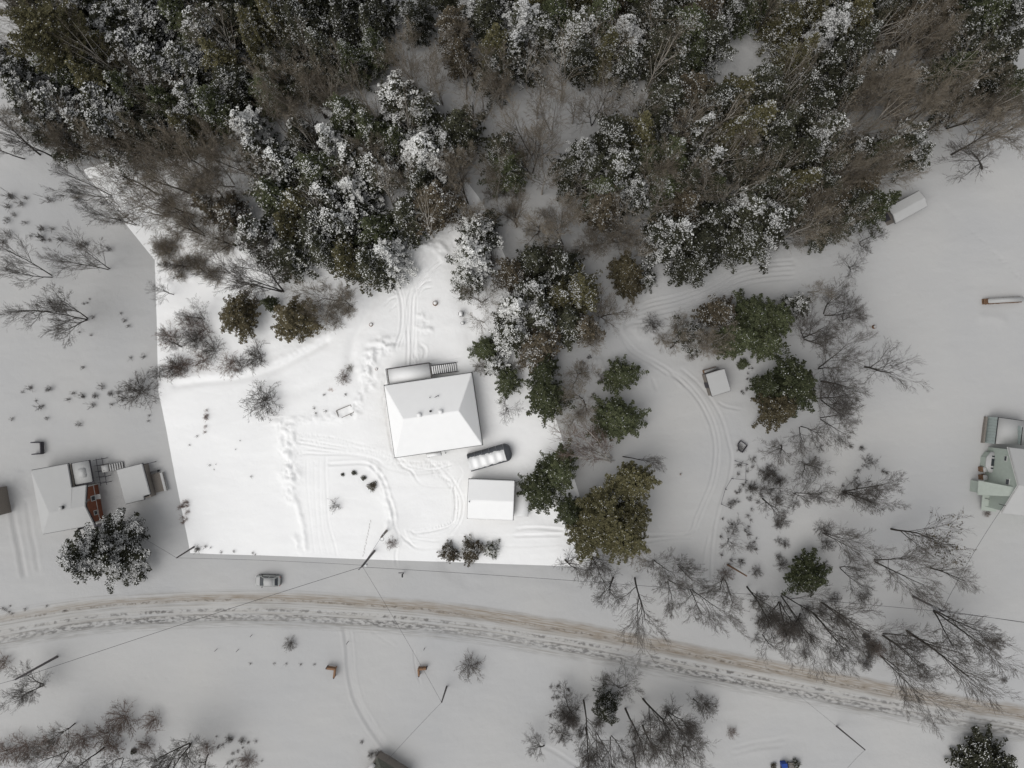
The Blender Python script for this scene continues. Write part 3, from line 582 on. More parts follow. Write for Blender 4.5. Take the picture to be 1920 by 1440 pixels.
# single evergreens, each with its own label
ev = [('O', 120, 85, 52, 19, 'tall olive dark pine towering in the upper left corner of the wood'), ('O', 185, 160, 46, 18, 'second olive pine, below the tallest one in the upper left wood'),
 ('H', 445, 590, 41, 8, 'round green conifer left of a twin on the open slope', 'brown2'), ('H', 550, 600, 45, 9, 'broad olive green conifer right of the round one, above the sloping bank', 'brown2'), ('H', 503, 568, 15, 7, 'small dark conifer squeezed between two round green conifers'),
 ('H', 1025, 748, 42, 9, 'dense deep green conifer just right of the hipped house', ), ('H', 1018, 690, 32, 8, 'smaller green conifer touching the top of the dense one right of the house'),
 ('H', 910, 655, 26, 5, 'small olive conifer at the upper right corner of the hipped house'), ('S', 930, 680, 24, 5, 'snowy little conifer beside the small olive one above the house corner'), ('H', 952, 716, 27, 5, 'small snowy green conifer right of the hipped roof edge'),
 ('H', 1166, 704, 34, 6, 'small spiky green conifer at the top of the pair right of the birches'), ('H', 1160, 784, 47, 10, 'broad dark green conifer directly above the white birch stems'),
 ('H', 1050, 882, 40, 10, 'green conifer below the birch stems, top of the clump beside the garage'), ('H', 1012, 920, 40, 9, 'green conifer whose crown reaches the right side of the garage'), ('H', 1068, 962, 30, 9, 'olive conifer in the middle of the clump beside the garage'),
 ('O', 1182, 900, 36, 10, 'olive pine at the upper right of the clump beside the garage'), ('O', 1128, 958, 42, 11, 'broad yellowish pine in the heart of the clump beside the garage'), ('O', 1100, 996, 38, 9, 'yellow green pine at the lower left of the clump near the road'), ('O', 1160, 1005, 40, 10, 'yellow green pine with long tips at the bottom of the clump near the road'),
 ('O', 1185, 965, 32, 10, 'olive pine at the right rim of the clump beside the garage'),
 ('H', 1176, 505, 33, 7, 'brown green oval conifer standing alone where the wood track begins', 'brown2'), ('H', 1180, 535, 28, 6, 'lower twin of the oval conifer where the wood track begins', 'brown2'), ('S', 1216, 522, 20, 4, 'little frosted conifer right of the oval pair by the track'),
 ('H', 1412, 592, 42, 10, 'deep green conifer at the top of the thicket above the small hut'), ('H', 1385, 634, 42, 10, 'deep green conifer at the left of the thicket above the small hut'), ('H', 1455, 598, 40, 10, 'deep green conifer in the right part of the thicket above the small hut'), ('H', 1438, 640, 36, 9, 'deep green conifer at the lower edge of the thicket above the small hut'),
 ('S', 1496, 572, 26, 6, 'frosted conifer at the right tip of the thicket above the small hut'), ('S', 1300, 632, 30, 6, 'frosted small conifer at the left end of the thicket above the small hut'), ('B', 1352, 588, 34, 8, 'brownish frosted conifer at the top left of the thicket above the small hut'),
 ('H', 1492, 722, 52, 11, 'big dark olive conifer right of the small hut'), ('H', 1462, 765, 40, 10, 'brown flecked conifer at the lower left of the big one right of the hut', 'brown2'), ('H', 1440, 725, 26, 8, 'narrow frosted conifer at the left side of the big one right of the hut'),
 ('H', 1520, 1080, 39, 9, 'lone dark green conifer among bare trees at the lower right'), ('D', 1138, 1332, 26, 9, 'thin dark evergreen among bare trunks at the bottom edge'),
 ('B', 843, 1038, 17, 2.4, 'leftmost of three snowy brown bushes by the road below the garage'), ('B', 885, 1035, 21, 2.8, 'largest, middle one of three snowy brown bushes by the road'), ('S', 922, 1032, 14, 2.0, 'small white bush, right end of the three by the road'),
 ('B', 697, 912, 8, 1.1, 'olive dwarf evergreen at the end of the curved row in the front yard'), ('D', 681, 897, 5, .8, 'dark dwarf evergreen next to the olive one in the curved row'), ('D', 663, 887, 5, .8, 'dark dwarf evergreen second from the left in the curved row'), ('D', 642, 890, 3.5, .6, 'tiniest dwarf evergreen at the left end of the curved row'),
 ('H', 1394, 683, 11, 1.6, 'small green bush right of the hut, top'), ('D', 248, 1411, 6, 1.2, 'small dark bush under the reddish thicket at the bottom left')]
M['brown2'] = fol('bronzed_needles', (.050, .042, .024), (.115, .098, .058))
for e_ in ev:
    t, x, y, r, h, lab = e_[:6]; con(t, x, y, r, h, lab, fmat=(e_[6] if len(e_) > 6 else None), name='conifer_tree' if h > 3 else 'evergreen_bush')
# the two frosted spruces near the road, denser meshes of their own
big = conifer(50, 15, 5.6, 'hemlock', .72, M['spruce'], M['tree_snow'], 2.6, .34)
plant('spruce_tree', big, W(246, 1014), Vector((W(246, 1014).x - .6, W(246, 1014).y, 17)), 5.1, 17, 'large frosted grey green spruce between the red walled house and the road', 'tree')
con('D', 1862, 1440, 62, 7, 'low dark snow flecked conifer cut by the frame in the lower right corner')

# bare trees -------------------------------------------------------------------------------
def bt(bx, by, tx, ty, r, label, h=None, v=None, mat='twig', group=None, cat='tree', name='bare_tree'):
    rb = math.hypot(bx - 960, by - 720); rt = math.hypot(tx - 960, ty - 720)
    if h is None: h = min(16, max(5, HC * (1 - rb / max(rt, rb + 1))))
    b = W(bx, by); top = W(tx, ty, h); proto = BARE[v] if v is not None else random.choice(BAREP if mat == 'pale' else BARE)
    tm = {'twig': 'bark', 'twig_brown': 'bark', 'pale': 'pale', 'tan': 'pale'}[mat]
    return plant(name, proto, b, top, r * S, h, label, cat, group, [M['tan' if mat == 'pale' else mat]], M['bark' if mat == 'tan' and random.random() < .6 else tm])
singles = [
 (205, 505, 110, 472, 32, 'two stemmed bare tree in the left field, right of its neighbour', None, 1), (98, 518, 0, 482, 32, 'bare tree leaning out at the left edge beside the two stemmed one', None, 4), (163, 598, 70, 574, 34, 'widely branched bare tree lowest in the left field', None, 2),
 (95, 585, 20, 571, 30, 'tangled bare tree behind the lowest one at the left edge', None, 0), (255, 422, 175, 388, 28, 'bare tree on the lot border in the upper left field', None, 1), (210, 368, 115, 338, 26, 'bare tree above the lot border near the upper left wood', None, 4),
 (125, 305, -10, 258, 34, 'bare tree at the foot of the upper left wood, lowest of the three long trunks', None, 5), (75, 290, -30, 215, 30, 'bare tree at the foot of the upper left wood, middle of three long trunks', None, 5), (45, 298, -40, 280, 24, 'bare tree at the left edge under the upper left wood', None, 5),
 (530, 547, 425, 505, 42, 'dark trunked bare tree above the two round conifers', None, 2), (353, 500, 318, 488, 26, 'small fan shaped bare tree near the kink of the lot border', 5, 0), (325, 552, 290, 540, 22, 'small bare tree on the lot border left of the round conifer', 5, 3), (340, 650, 300, 640, 34, 'bare tree with spread branches against the left lot border', 6, 0),
 (383, 598, 350, 585, 22, 'small bare tree touching the left side of the round conifer', 5, 1), (950, 768, 950, 770, 25, 'small bare tree right of the hipped roof', 4, 3),
 (1190, 1083, 1202, 1188, 46, 'big fan shaped bare tree hanging over the road edge', 15, 3), (1150, 1083, 1135, 1140, 36, 'bare tree left of the big fan shaped one by the road', 12, 0), (1252, 1088, 1268, 1128, 30, 'bare tree right of the big fan shaped one by the road', 9, 1), (1295, 1105, 1345, 1165, 36, 'two limbed bare tree by the road, third from the pines', 13, 1),
 (1060, 1050, 1070, 1075, 38, 'low spreading bare tree under the yellow pines on the lot border', 6, 0), (1110, 1045, 1120, 1075, 30, 'bare tree at the lower right corner of the bright lot', 6, 2), (1225, 1050, 1245, 1075, 34, 'bushy bare tree above the utility wire right of the yellow pines', 6, 1), (1270, 1060, 1290, 1085, 26, 'slim bare tree on the wire line right of the yellow pines', 6, 4),
 (1358, 1085, 1375, 1130, 30, 'thin bare tree left of the lone dark conifer', 8, 4), (1400, 1100, 1440, 1165, 36, 'bare tree below left of the lone dark conifer', 12, 0), (1465, 1115, 1575, 1210, 44, 'long trunked bare tree reaching from the lone conifer to the road', 15, 1), (1462, 1130, 1490, 1200, 34, 'shorter bare tree beside the long trunked one at the road', 12, 2),
 (1542, 1130, 1640, 1200, 44, 'bare tree with two long limbs right of the lone conifer', 15, 1), (1525, 1150, 1612, 1225, 36, 'bare tree with thin straight trunk above the road bend', 14, 5), (1652, 1230, 1745, 1308, 42, 'bare tree whose tips overhang the brown road band at the right', 14, 1),
 (1700, 1183, 1838, 1292, 50, 'widest bare tree at the lower right, left of the pole side tree', 16, 0), (1655, 1190, 1735, 1232, 38, 'bare tree left of the widest one at the lower right', 12, 2), (1753, 1145, 1885, 1225, 42, 'bare tree with forked trunk just below the right utility pole', 15, 2), (1430, 1190, 1450, 1215, 28, 'scrubby bare tree above the brown road band', 6, 3), (1500, 1150, 1490, 1175, 24, 'short scrubby bare tree under the lone dark conifer', 6, 0),
 (1580, 923, 1668, 943, 34, 'three stemmed bare tree in the right field, above the others', 12, 2), (1545, 1000, 1625, 1030, 32, 'bare tree in the right field below the three stemmed one', 11, 1), (1671, 992, 1785, 1025, 46, 'thick trunked tree with a few dead leaves in the right field', 14, 3), (1640, 1052, 1755, 1090, 46, 'spreading bare tree below the one with dead leaves', 14, 1), (1745, 1065, 1800, 1090, 34, 'bare tree at the right end of the field group', 9, 0),
 (1575, 1065, 1612, 1085, 26, 'small bare tree right above the lone dark conifer', 8, 4), (1622, 688, 1690, 688, 46, 'open grown bare tree standing free on the right snowfield', 11, 3), (1535, 690, 1595, 665, 40, 'bare tree behind the big conifer, pointing up right', 10, 1), (1540, 715, 1605, 715, 40, 'bare tree right of the big conifer beside the hut', 9, 0), (1508, 634, 1560, 618, 36, 'bare tree between the thicket and the big conifer', 10, 2),
 (1545, 590, 1575, 565, 34, 'bare tree right of the frosted thicket tip', 8, 4), (1580, 600, 1605, 572, 26, 'thin bare tree at the upper right of the thicket', 8, 1), (1540, 748, 1600, 752, 38, 'bare tree below right of the big conifer', 9, 2), (1538, 785, 1595, 805, 32, 'lowest bare tree right of the big conifer', 9, 1), (1465, 835, 1475, 850, 34, 'bare tree with short trunk below the big conifer', 6, 0), (1500, 800, 1530, 820, 28, 'slender bare tree just under the big conifer', 7, 4),
 (1490, 925, 1540, 942, 26, 'bare tree left of the three stemmed one in the right field', 8, 4), (1430, 935, 1475, 965, 30, 'bare tree in the scrub at the middle of the right field', 8, 0), (1455, 915, 1450, 918, 22, 'low bare tree over the snowy scrub', 5, 1), (1510, 870, 1530, 875, 24, 'low bare tree above the snowy scrub', 5, 2), (1365, 1010, 1372, 1025, 24, 'small bare tree beside the drive at the lower middle', 5, 3),
 (1592, 500, 1602, 502, 26, 'small bare tree alone near the wood track end', 5, 3), (1612, 455, 1642, 460, 22, 'thin bare tree below the snowy shed', 6, 4),
 (1205, 1310, 1275, 1412, 48, 'big bare tree at the bottom, right of the dark evergreen', 15, 3), (1172, 1328, 1198, 1410, 34, 'brown trunked bare tree right of the thin evergreen', 14, 5), (1094, 1312, 1110, 1395, 30, 'bare tree left of the thin evergreen', 13, 5), (1098, 1363, 1118, 1450, 28, 'bare tree below left of the thin evergreen', 13, 5), (1118, 1375, 1140, 1455, 28, 'bare tree straight below the thin evergreen', 13, 1),
 (1205, 1360, 1235, 1440, 38, 'bare tree under the big one at the bottom', 12, 0), (1162, 1290, 1160, 1275, 30, 'small fan shaped bare tree above the thin evergreen', 6, 1), (1145, 1380, 1160, 1430, 24, 'thin bare tree between the trunks at the bottom', 9, 4), (1188, 1412, 1205, 1475, 26, 'bare tree cut by the bottom edge under the brown trunk', 11, 5), (1020, 1398, 1010, 1405, 28, 'low fan shaped bare tree left of the bottom group', 5, 0),
 (1252, 1335, 1300, 1380, 34, 'bare tree on the right flank of the bottom group', 10, 2), (1300, 1310, 1322, 1325, 22, 'shrubby bare tree right of the bottom group', 4.5, 0), (1280, 1400, 1300, 1425, 36, 'dense bare tree at the lower right of the bottom group', 6, 1), (1070, 1335, 1065, 1345, 30, 'low bare tree on the left flank of the bottom group', 6, 2),
 (82, 1285, 30, 1305, 28, 'small forked bare tree just below the left utility pole', 8, 2), (140, 1357, 88, 1395, 32, 'bare tree with thick trunk in the lower left scrub', 10, 3), (127, 1410, 60, 1455, 34, 'dark forked bare tree cut by the lower left frame edge', 11, 1), (195, 1402, 130, 1465, 30, 'bare tree with long bare trunk in the lower left scrub', 13, 5), (230, 1422, 190, 1460, 24, 'slim bare tree at the bottom edge right of the long trunk', 9, 4),
 (357, 1395, 290, 1460, 38, 'many stemmed bare tree at the bottom left of the south field', 12, 2), (390, 1415, 368, 1455, 24, 'thin bare tree right of the many stemmed one at the bottom', 9, 5),
 (1841, 315, 1830, 262, 46, 'broken brown trunk with bare branches at the edge of the right wood', 11, 0), (1560, 100, 1560, 98, 2, '', 1, 0)]
for s_ in singles[:-1]:
    bt(s_[0], s_[1], s_[2], s_[3], s_[4], s_[5], s_[6], s_[7])
# bare wood trees in the gaps of the forest
fb = '''
30 30 34 t;70 20 30 t;10 90 28 t;160 60 30 p;60 215 32 t;120 262 34 t;180 275 32 t;240 275 32 t;300 285 34 t;350 290 30 t;400 270 30 t;330 150 30 p;250 130 28 p;130 10 32 p;540 150 34 t;600 170 30 t;560 200 34 t;620 200 36 p;510 220 32 t
760 110 34 t;790 150 34 t;760 230 28 p;870 150 36 p;860 60 30 t;905 190 34 p;990 130 30 p;1010 190 34 t;1060 140 40 p;1150 175 34 p;1040 210 30 t;1080 200 30 p;1000 300 36 t;1020 340 36 t;970 400 40 t;1010 420 38 t;1060 400 36 t;930 340 26 t;1100 340 30 p;1180 400 34 p
1180 440 32 t;1120 450 36 t;1060 450 34 t;1200 470 28 p;1450 20 34 t;1480 130 30 p;1640 60 32 p;1700 60 34 p;1730 80 40 t;1700 110 40 t;1760 90 38 t;1760 180 42 t;1700 190 42 t;1650 200 40 t;1720 230 42 t;1780 220 42 t;1840 200 42 t;1890 210 40 t
1860 250 38 t;1900 240 40 t;1620 180 36 t;1670 160 36 p;1570 220 36 p;1600 240 36 t;1650 260 32 t;1560 280 34 p;1590 320 34 t;1630 320 32 t;1660 320 30 t;1540 350 34 t;1300 220 34 p;1280 260 34 t;1330 260 32 p;1400 270 34 t;1250 330 34 t;1330 350 36 t;1380 370 34 p;1420 330 34 t;1350 310 34 p;1460 320 30 p
1500 430 34 t;1540 420 36 t;1580 420 32 t;1470 440 30 t;1240 380 32 t;1210 330 30 t;440 300 38 t;400 320 40 t;350 330 42 t;300 330 42 t;250 340 42 t;260 380 40 t;320 380 42 t;380 350 40 t;340 420 38 t;420 450 36 t;700 280 30 t;740 300 34 p;720 360 30 p;760 350 34 t;800 420 34 p;640 330 28 p;580 270 28 p
860 320 32 t;870 350 34 t;880 390 34 t;840 330 28 p;900 450 26 t;620 555 32 t;650 570 26 t;600 600 26 t;570 545 24 t;1130 590 30 t;1110 640 26 t;900 560 28 t;905 600 24 t;1100 750 30 t;1090 700 26 t;1080 790 28 t;1190 1020 28 t;1280 625 28 t;1330 650 30 t;1270 650 26 t;1540 540 28 t
1250 60 40 p;1130 100 38 p;1350 220 40 p;1480 200 38 p;1600 130 40 p;1550 250 38 p;1450 380 36 p;660 150 34 p;420 90 32 p;300 180 34 p;560 100 34 p;700 200 36 p;820 150 34 p;1020 280 34 p;1230 130 36 p;1320 330 36 p;1660 220 38 p;1800 120 38 p;1850 200 38 p;600 400 30 p;520 340 30 p;200 120 32 p;940 160 34 t;1000 250 34 t;880 200 30 t;1120 200 36 t;1200 210 36 t'''.strip()
for i, row in enumerate(fb.replace('\n', ';').split(';')):
    x, y, r, m = row.split(); x, y, r = float(x), float(y), float(r); h = random.uniform(12, 17) * (.6 if y > 430 else 1); base = W(x, y, h * .6); bx, by = base.x / S + 960, 720 - base.y / S
    tx, ty = (W(x, y, h * .6) * (1)).x, 0
    k = HC / (HC - h); lx, ly = random.uniform(-12, 12), random.uniform(-12, 12)
    top = (960 + (bx - 960) * k + lx, 720 + (by - 720) * k + ly)
    reg = 0 if x < 460 else (1 if x < 960 else 2)
    pl = 'pale branched' if m == 'p' else 'tan twigged'
    where = REG[reg] if y < 480 else 'the scrub between the wood and the yards'
    bt(bx, by, top[0], top[1], r, f'{pl} bare tree growing in {where}', h, mat='pale' if m == 'p' else 'tan', group=f'{pl} bare trees in {where}')
# the leaves that still hang on one tree are part of it: dead leaf tuft cluster
# thickets and shrubs --------------------------------------------------------------------
def shrub(x, y, r, label, h=None, v=None, mat='twig', group=None):
    p = BUSH[v] if v is not None else random.choice(BUSH); h = h or r * S * .8
    b = W(x, y); b.z = gz(x, y) - .03
    e = thing('shrub', label, 'shrub', b, random.uniform(0, 6.28), group); s = r * S / p['R']; e.scale = (s, s, h / p['H'])
    tm, cm = (p['trunk'], p['crown']) if mat == 'twig' else (withmat(p['trunk'], [M[mat]]), withmat(p['crown'], [M[mat]]))
    link(bpy.data.objects.new('stem', tm), e); link(bpy.data.objects.new('branches', cm), e)
for a in [(495, 752, 40, 'large round bare shrub alone on the bright lawn left of the house', 3.6, 1), (645, 708, 16, 'round reddish brown shrub by the snow piles left of the house', 1.4, 1, 'twig_brown'), (656, 690, 10, 'small bare shrub above the reddish one left of the house', 1, 0, 'tan'), (737, 1018, 15, 'brown shrub at the drive mouth beside the short pole', 1.5, 0, 'twig_brown'),
          (632, 948, 15, 'thin bare sapling in the middle of the front yard', 2.2, 2), (545, 1205, 15, 'bare shrub in the ditch below the road opposite the car', 1.4, 1), (880, 1248, 32, 'wide drooping bare shrub in the south field by the pole', 2, 0), (1322, 1322, 26, 'round bare shrub right of the bottom tree group', 2.4, 1), (1370, 1372, 14, 'small brown shrub far right of the bottom tree group', 1.2, 0, 'twig_brown'),
          (1052, 608, 20, 'bare shrub at the foot of the clump by the track', 2, 1), (1222, 608, 22, 'round bare shrub in the bend of the wood track', 2.2, 1), (265, 735, 40, 'dense bare thicket on the lot border above the neighbour shed', 3, 1), (300, 700, 22, 'small bare thicket on the lot border above the dense one', 2, 0), (180, 742, 7, 'larger ball shaped shrub of the short row left of the lot', .8, 1),
          (157, 744, 4, 'leftmost tiny ball shrub of the short row left of the lot', .6, 1), (209, 738, 7, 'ball shrub third in the short row left of the lot', .8, 1), (223, 736, 7, 'ball shrub at the right end of the short row left of the lot', .8, 0), (235, 1345, 36, 'reddish brown thicket at the top of the lower left scrub', 2.6, 1, 'twig_brown'), (290, 1348, 26, 'reddish brown thicket right of the topmost one in the lower left scrub', 2.2, 0, 'twig_brown'),
          (275, 1396, 20, 'compact reddish thicket below the two upper ones at the lower left', 1.8, 1, 'twig_brown'), (205, 1375, 34, 'reddish brown thicket in the middle of the lower left scrub', 2.4, 0, 'twig_brown'), (215, 1400, 24, 'brown thicket near the bottom of the lower left scrub', 2.2, 1, 'twig_brown'), (155, 1385, 34, 'brown thicket around the thick trunk at the lower left', 2.2, 1, 'twig_brown'), (100, 1395, 34, 'brown thicket left of the thick trunk at the lower left', 2.2, 0, 'twig_brown'),
          (50, 1400, 36, 'brown thicket near the lower left corner', 2.2, 1, 'twig_brown'), (15, 1410, 34, 'brown thicket in the lower left corner', 2.2, 0, 'twig_brown'), (10, 1240, 24, 'brown thicket at the left edge by the utility pole', 2.0, 0, 'twig_brown'), (390, 1402, 20, 'brown thicket behind the many stemmed tree at the bottom', 1.5, 0, 'twig_brown'), (465, 1425, 22, 'brown shrub at the bottom edge right of the many stemmed tree', 1.4, 1, 'twig_brown'),
          (430, 1385, 9, 'spiky little shrub at the right of the lower left scrub', .8, 1), (455, 1388, 9, 'spiky little shrub, rightmost of the lower left scrub', .8, 0), (697, 1413, 9, 'dark left twin of two shrubs by the roof at the bottom edge', 1, 1), (710, 1411, 9, 'dark right twin of two shrubs by the roof at the bottom edge', 1, 1), (679, 1390, 5, 'tiny dark shrub above the two by the bottom roof', .6, 0),
          (1880, 1275, 8, 'small dark shrub near the right edge above the road', .8, 1), (1848, 962, 8, 'brown shrub at the corner of the green house', 1, 1, 'twig_brown'), (1470, 1180, 24, 'brown scrub under the long trunked tree by the road', 1.8, 0, 'twig_brown'), (1640, 1215, 22, 'brown scrub beside the dark barrel', 1.6, 1, 'twig_brown'), (1415, 600, 12, 'tangled shrub in the hut thicket', 1, 1), (1550, 1020, 20, 'low scrub shrub among the right field trees', 1.4, 0),
          (1376, 990, 20, 'low dark scrub beside the drive', 1.2, 2), (1360, 1075, 20, 'brown scrub at the lower end of the drive', 1.6, 0, 'twig_brown'), (1440, 880, 22, 'pale scrub below the big conifer', 1.3, 2), (1250, 1330, 14, 'small scrub in the bottom group', 1, 0)]:
    x, y, r, lab, h, v = a[:6]; shrub(x, y, r, lab, h, v, a[6] if len(a) > 6 else 'twig')
for i in range(26):   # thicket on the left of the bright lot
    x = random.uniform(315, 500); y = random.uniform(600, 705) - (x - 315) * .12
    if min(math.hypot(x - 445, y - 590), math.hypot(x - 520, y - 598)) < 66: continue
    shrub(x, y, random.uniform(18, 32), 'bare brown shrub of the thicket left of and below the round conifer', random.uniform(1.4, 2.6), mat='twig_brown' if i % 2 else 'twig', group='thicket shrubs around the round conifer')
for i in range(34):   # undergrowth in the right field scrub
    x = random.gauss(1490, 80); y = random.gauss(950, 75)
    if x < 1345 or x > 1650 or y < 820: continue
    shrub(x, y, random.uniform(9, 20), 'small bare shrub in the snowy scrub of the right field', random.uniform(.8, 1.6), group='small shrubs in the right field scrub')
for i in range(22):
    x = random.uniform(1390, 1640); y = 1105 + random.uniform(0, 95) + (x - 1390) * .25
    shrub(x, y, random.uniform(12, 24), 'low bare shrub between the tall trees along the road bank', random.uniform(1, 2), group='shrubs along the road bank')
for i in range(16):
    x = random.uniform(1050, 1300); y = random.uniform(1330, 1430)
    shrub(x, y, random.uniform(12, 24), 'low bare shrub under the bottom tree group', random.uniform(1, 1.8), group='shrubs under the bottom tree group')
for i in range(30):
    x = random.uniform(260, 440); y = random.uniform(330, 470) - (0 if x > 300 else 30)
    if x < 200 + (y - 370) * .8 + 80: continue
    shrub(x, y, random.uniform(16, 30), 'tan bare shrub at the wood edge in the upper left of the bright lot', random.uniform(1.4, 2.4), mat='tan', group='tan shrubs at the upper left wood edge')
for i in range(26):
    x = random.uniform(300, 430); y = random.uniform(440, 530)
    shrub(x, y, random.uniform(12, 26), 'thin tan shrub on the bright slope above the round conifers', random.uniform(1, 2), mat='tan', group='thin shrubs on the bright slope')
for i in range(10):
    shrub(random.uniform(590, 660), random.uniform(535, 605), random.uniform(12, 22), 'thin tan shrub on the bank right of the olive green conifer', random.uniform(1, 1.8), mat='tan', group='thin shrubs right of the olive conifer')
for i in range(40):
    x, y = random.choice([(random.uniform(900, 1000), random.uniform(360, 470)), (random.uniform(1000, 1200), random.uniform(400, 480)), (random.uniform(860, 930), random.uniform(330, 560)), (random.uniform(1060, 1130), random.uniform(680, 830)), (random.uniform(1240, 1330), random.uniform(600, 670)), (random.uniform(900, 990), random.uniform(640, 700))])
    shrub(x, y, random.uniform(10, 24), 'tan bare undergrowth shrub at the lower edge of the wood', random.uniform(1, 2.2), mat='tan', group='undergrowth shrubs at the lower wood edge')
# weeds poking through the snow
def weeds(area, n, label, group, s=(.6, 1.4), mat=None):
    for i in range(n):
        x = random.uniform(area[0], area[2]); y = random.uniform(area[1], area[3]); b = W(x, y); b.z = gz(x, y) - .02
        o = tag(link(bpy.data.objects.new('weed_tuft', withmat(random.choice(TUFT), [M[mat]]) if mat else random.choice(TUFT))), label, 'weeds', group); o.location = b; k = random.uniform(*s); o.scale = (k, k, k * random.uniform(.8, 1.6)); o.rotation_euler = (random.uniform(-.3, .3), random.uniform(-.3, .3), random.uniform(0, 6))
weeds((5, 365, 240, 470), 26, 'dry weed stalks poking out of the upper left snowfield', 'weeds in the upper left snowfield', (.8, 1.7))
weeds((120, 560, 295, 730), 12, 'dry weed stalks in the left snowfield beside the lot border', 'weeds beside the lot border', (.4, .9))
weeds((0, 725, 290, 800), 20, 'dry weed stalks in the band above the left house', 'weeds above the left house', (.5, 1.6))
weeds((385, 765, 392, 812), 7, 'reddish weed stalks in the short upright row on the bright lawn', 'short reddish weed row on the lawn', (.4, .9), 'firew')
weeds((342, 940, 362, 985), 14, 'reddish weeds on the lower left border of the bright lawn', 'reddish weeds on the lot border', (.5, 1.0), 'firew')
weeds((360, 1018, 480, 1042), 10, 'small dark weeds along the road side border of the lawn', 'weeds along the lawn border', (.3, .9))
weeds((320, 800, 480, 900), 8, 'tiny weed stems scattered on the bright lawn', 'weeds on the bright lawn', (.2, .5))
weeds((590, 735, 660, 780), 6, 'tiny weed stems beside the framed garden bed', 'weeds beside the framed bed', (.3, .6))
weeds((1370, 870, 1450, 960), 26, 'dark weed stalks in the snow right of the drive', 'weeds right of the drive', (.4, 1.1))
weeds((1350, 960, 1420, 1060), 16, 'dark weed stalks in the scrub at the lower drive end', 'weeds at the lower drive end', (.4, 1.1))
weeds((1560, 830, 1670, 920), 10, 'sparse weed stalks above the right field trees', 'weeds above the right field trees', (.5, 1.1))
weeds((400, 1380, 500, 1438), 16, 'dark weeds right of the lower left scrub', 'weeds right of the lower left scrub', (.4, .9))
weeds((1030, 1280, 1080, 1340), 8, 'weeds left of the bottom tree group', 'weeds left of the bottom group', (.5, 1))
weeds((0, 1125, 130, 1150), 8, 'flattened weeds along the far left road bank', 'weeds on the left road bank', (.5, 1.1))
weeds((1080, 665, 1110, 705), 7, 'weeds left of the small spiky conifer', 'weeds left of the spiky conifer', (.4, .9))
weeds((1380, 660, 1410, 740), 8, 'weeds right of the small hut', 'weeds right of the small hut', (.4, .9))
for i, x in enumerate((470, 515, 537, 564, 590)):
    b = W(x, 1243 + i * .6); o = tag(link(bpy.data.objects.new('weed_tuft', TUFT[i % 3])), 'faint clump in the evenly spaced row left of the orange corner fence', 'weeds', 'evenly spaced row of clumps'); o.location = b; o.scale = (.55, .55, .4)
o = tag(link(bpy.data.objects.new('dead_plant', withmat(BUSH[2]['crown'], [M['straw']]))), 'orange dead plant lying in the snow below the reddish shrub', 'plant'); o.location = W(619, 731); o.scale = (.42, .26, .3)

# birch clump with white stems
bc = Tubes(); bb = Tubes(); rs = np.random.RandomState(77)
e = thing('birch_clump', 'clump of thin white birch stems bent over to the upper left', 'tree', W(1146, 864))
for (tx, ty), h in (((1040, 805), 9), ((1058, 852), 8), ((1075, 808), 9), ((1095, 800), 9), ((1052, 822), 8.5), ((1112, 812), 7), ((1085, 845), 7.5), ((1130, 815), 6)):
    t = W(tx, ty, h) - W(1146, 864); t = np.array(t); a = rs.normal(0, .3, 3); a[2] = -.2; pts = []
    for i in range(9):
        f = i / 8; p = a * (1 - f) + t * f; p[2] = h * math.sin(f * math.pi * .52); p[:2] += rs.normal(0, .08, 2); pts.append(p)
    st = Tubes(); st.add(pts, [.075 * (1 - f / 9.5) + .012 for f in range(9)], 5)
    link(bpy.data.objects.new('stem', st.mesh('stem', M['birch'])), e)
    for k in range(60):
        f = rs.uniform(.3, 1); i = min(7, int(f * 8)); p = pts[i] + (pts[i + 1] - pts[i]) * (f * 8 - i); d = (pts[i + 1] - pts[i]); d = d / np.linalg.norm(d) + rs.normal(0, .55, 3)
        L = rs.uniform(.6, 1.7); q = p + d * L * .5; r_ = q + (d + rs.normal(0, .3, 3)) * L * .5; bb.add([p, q, r_], [.018, .014, .011], 3)
        for z_ in range(3): bb.add([q, q + (d + rs.normal(0, .6, 3)) * L * .4], [.013, .01], 3)
link(bpy.data.objects.new('branches', bb.mesh('branches', M['twig_brown'])), e)
bt(1168, 856, 1248, 862, 20, 'thin bare tree reaching right from the white birch stems', 9, 5)
lw = MB()
for (a, b) in (((601, 200), (640, 228)), ((598, 196), (612, 222))):
    lw.tube(W(*a, 1.5), W(*b, .4), .22, .3, 8)
e = thing('fallen_tree', 'fallen tree thickly capped with white snow among the middle wood', 'fallen tree')
lw.build('trunk', M['bark'], e)
sn = MB()
for k in range(9):
    f = k / 8; p = W(602 + 38 * f, 200 + 28 * f, 1.9 - 1.1 * f); sn.tube(p - Vector((.5, 0, .12)), p + Vector((.5, 0, .1)), random.uniform(.3, .5), random.uniform(.25, .4), 7)
sn.build('snow', M['snow'], e, smooth=True)

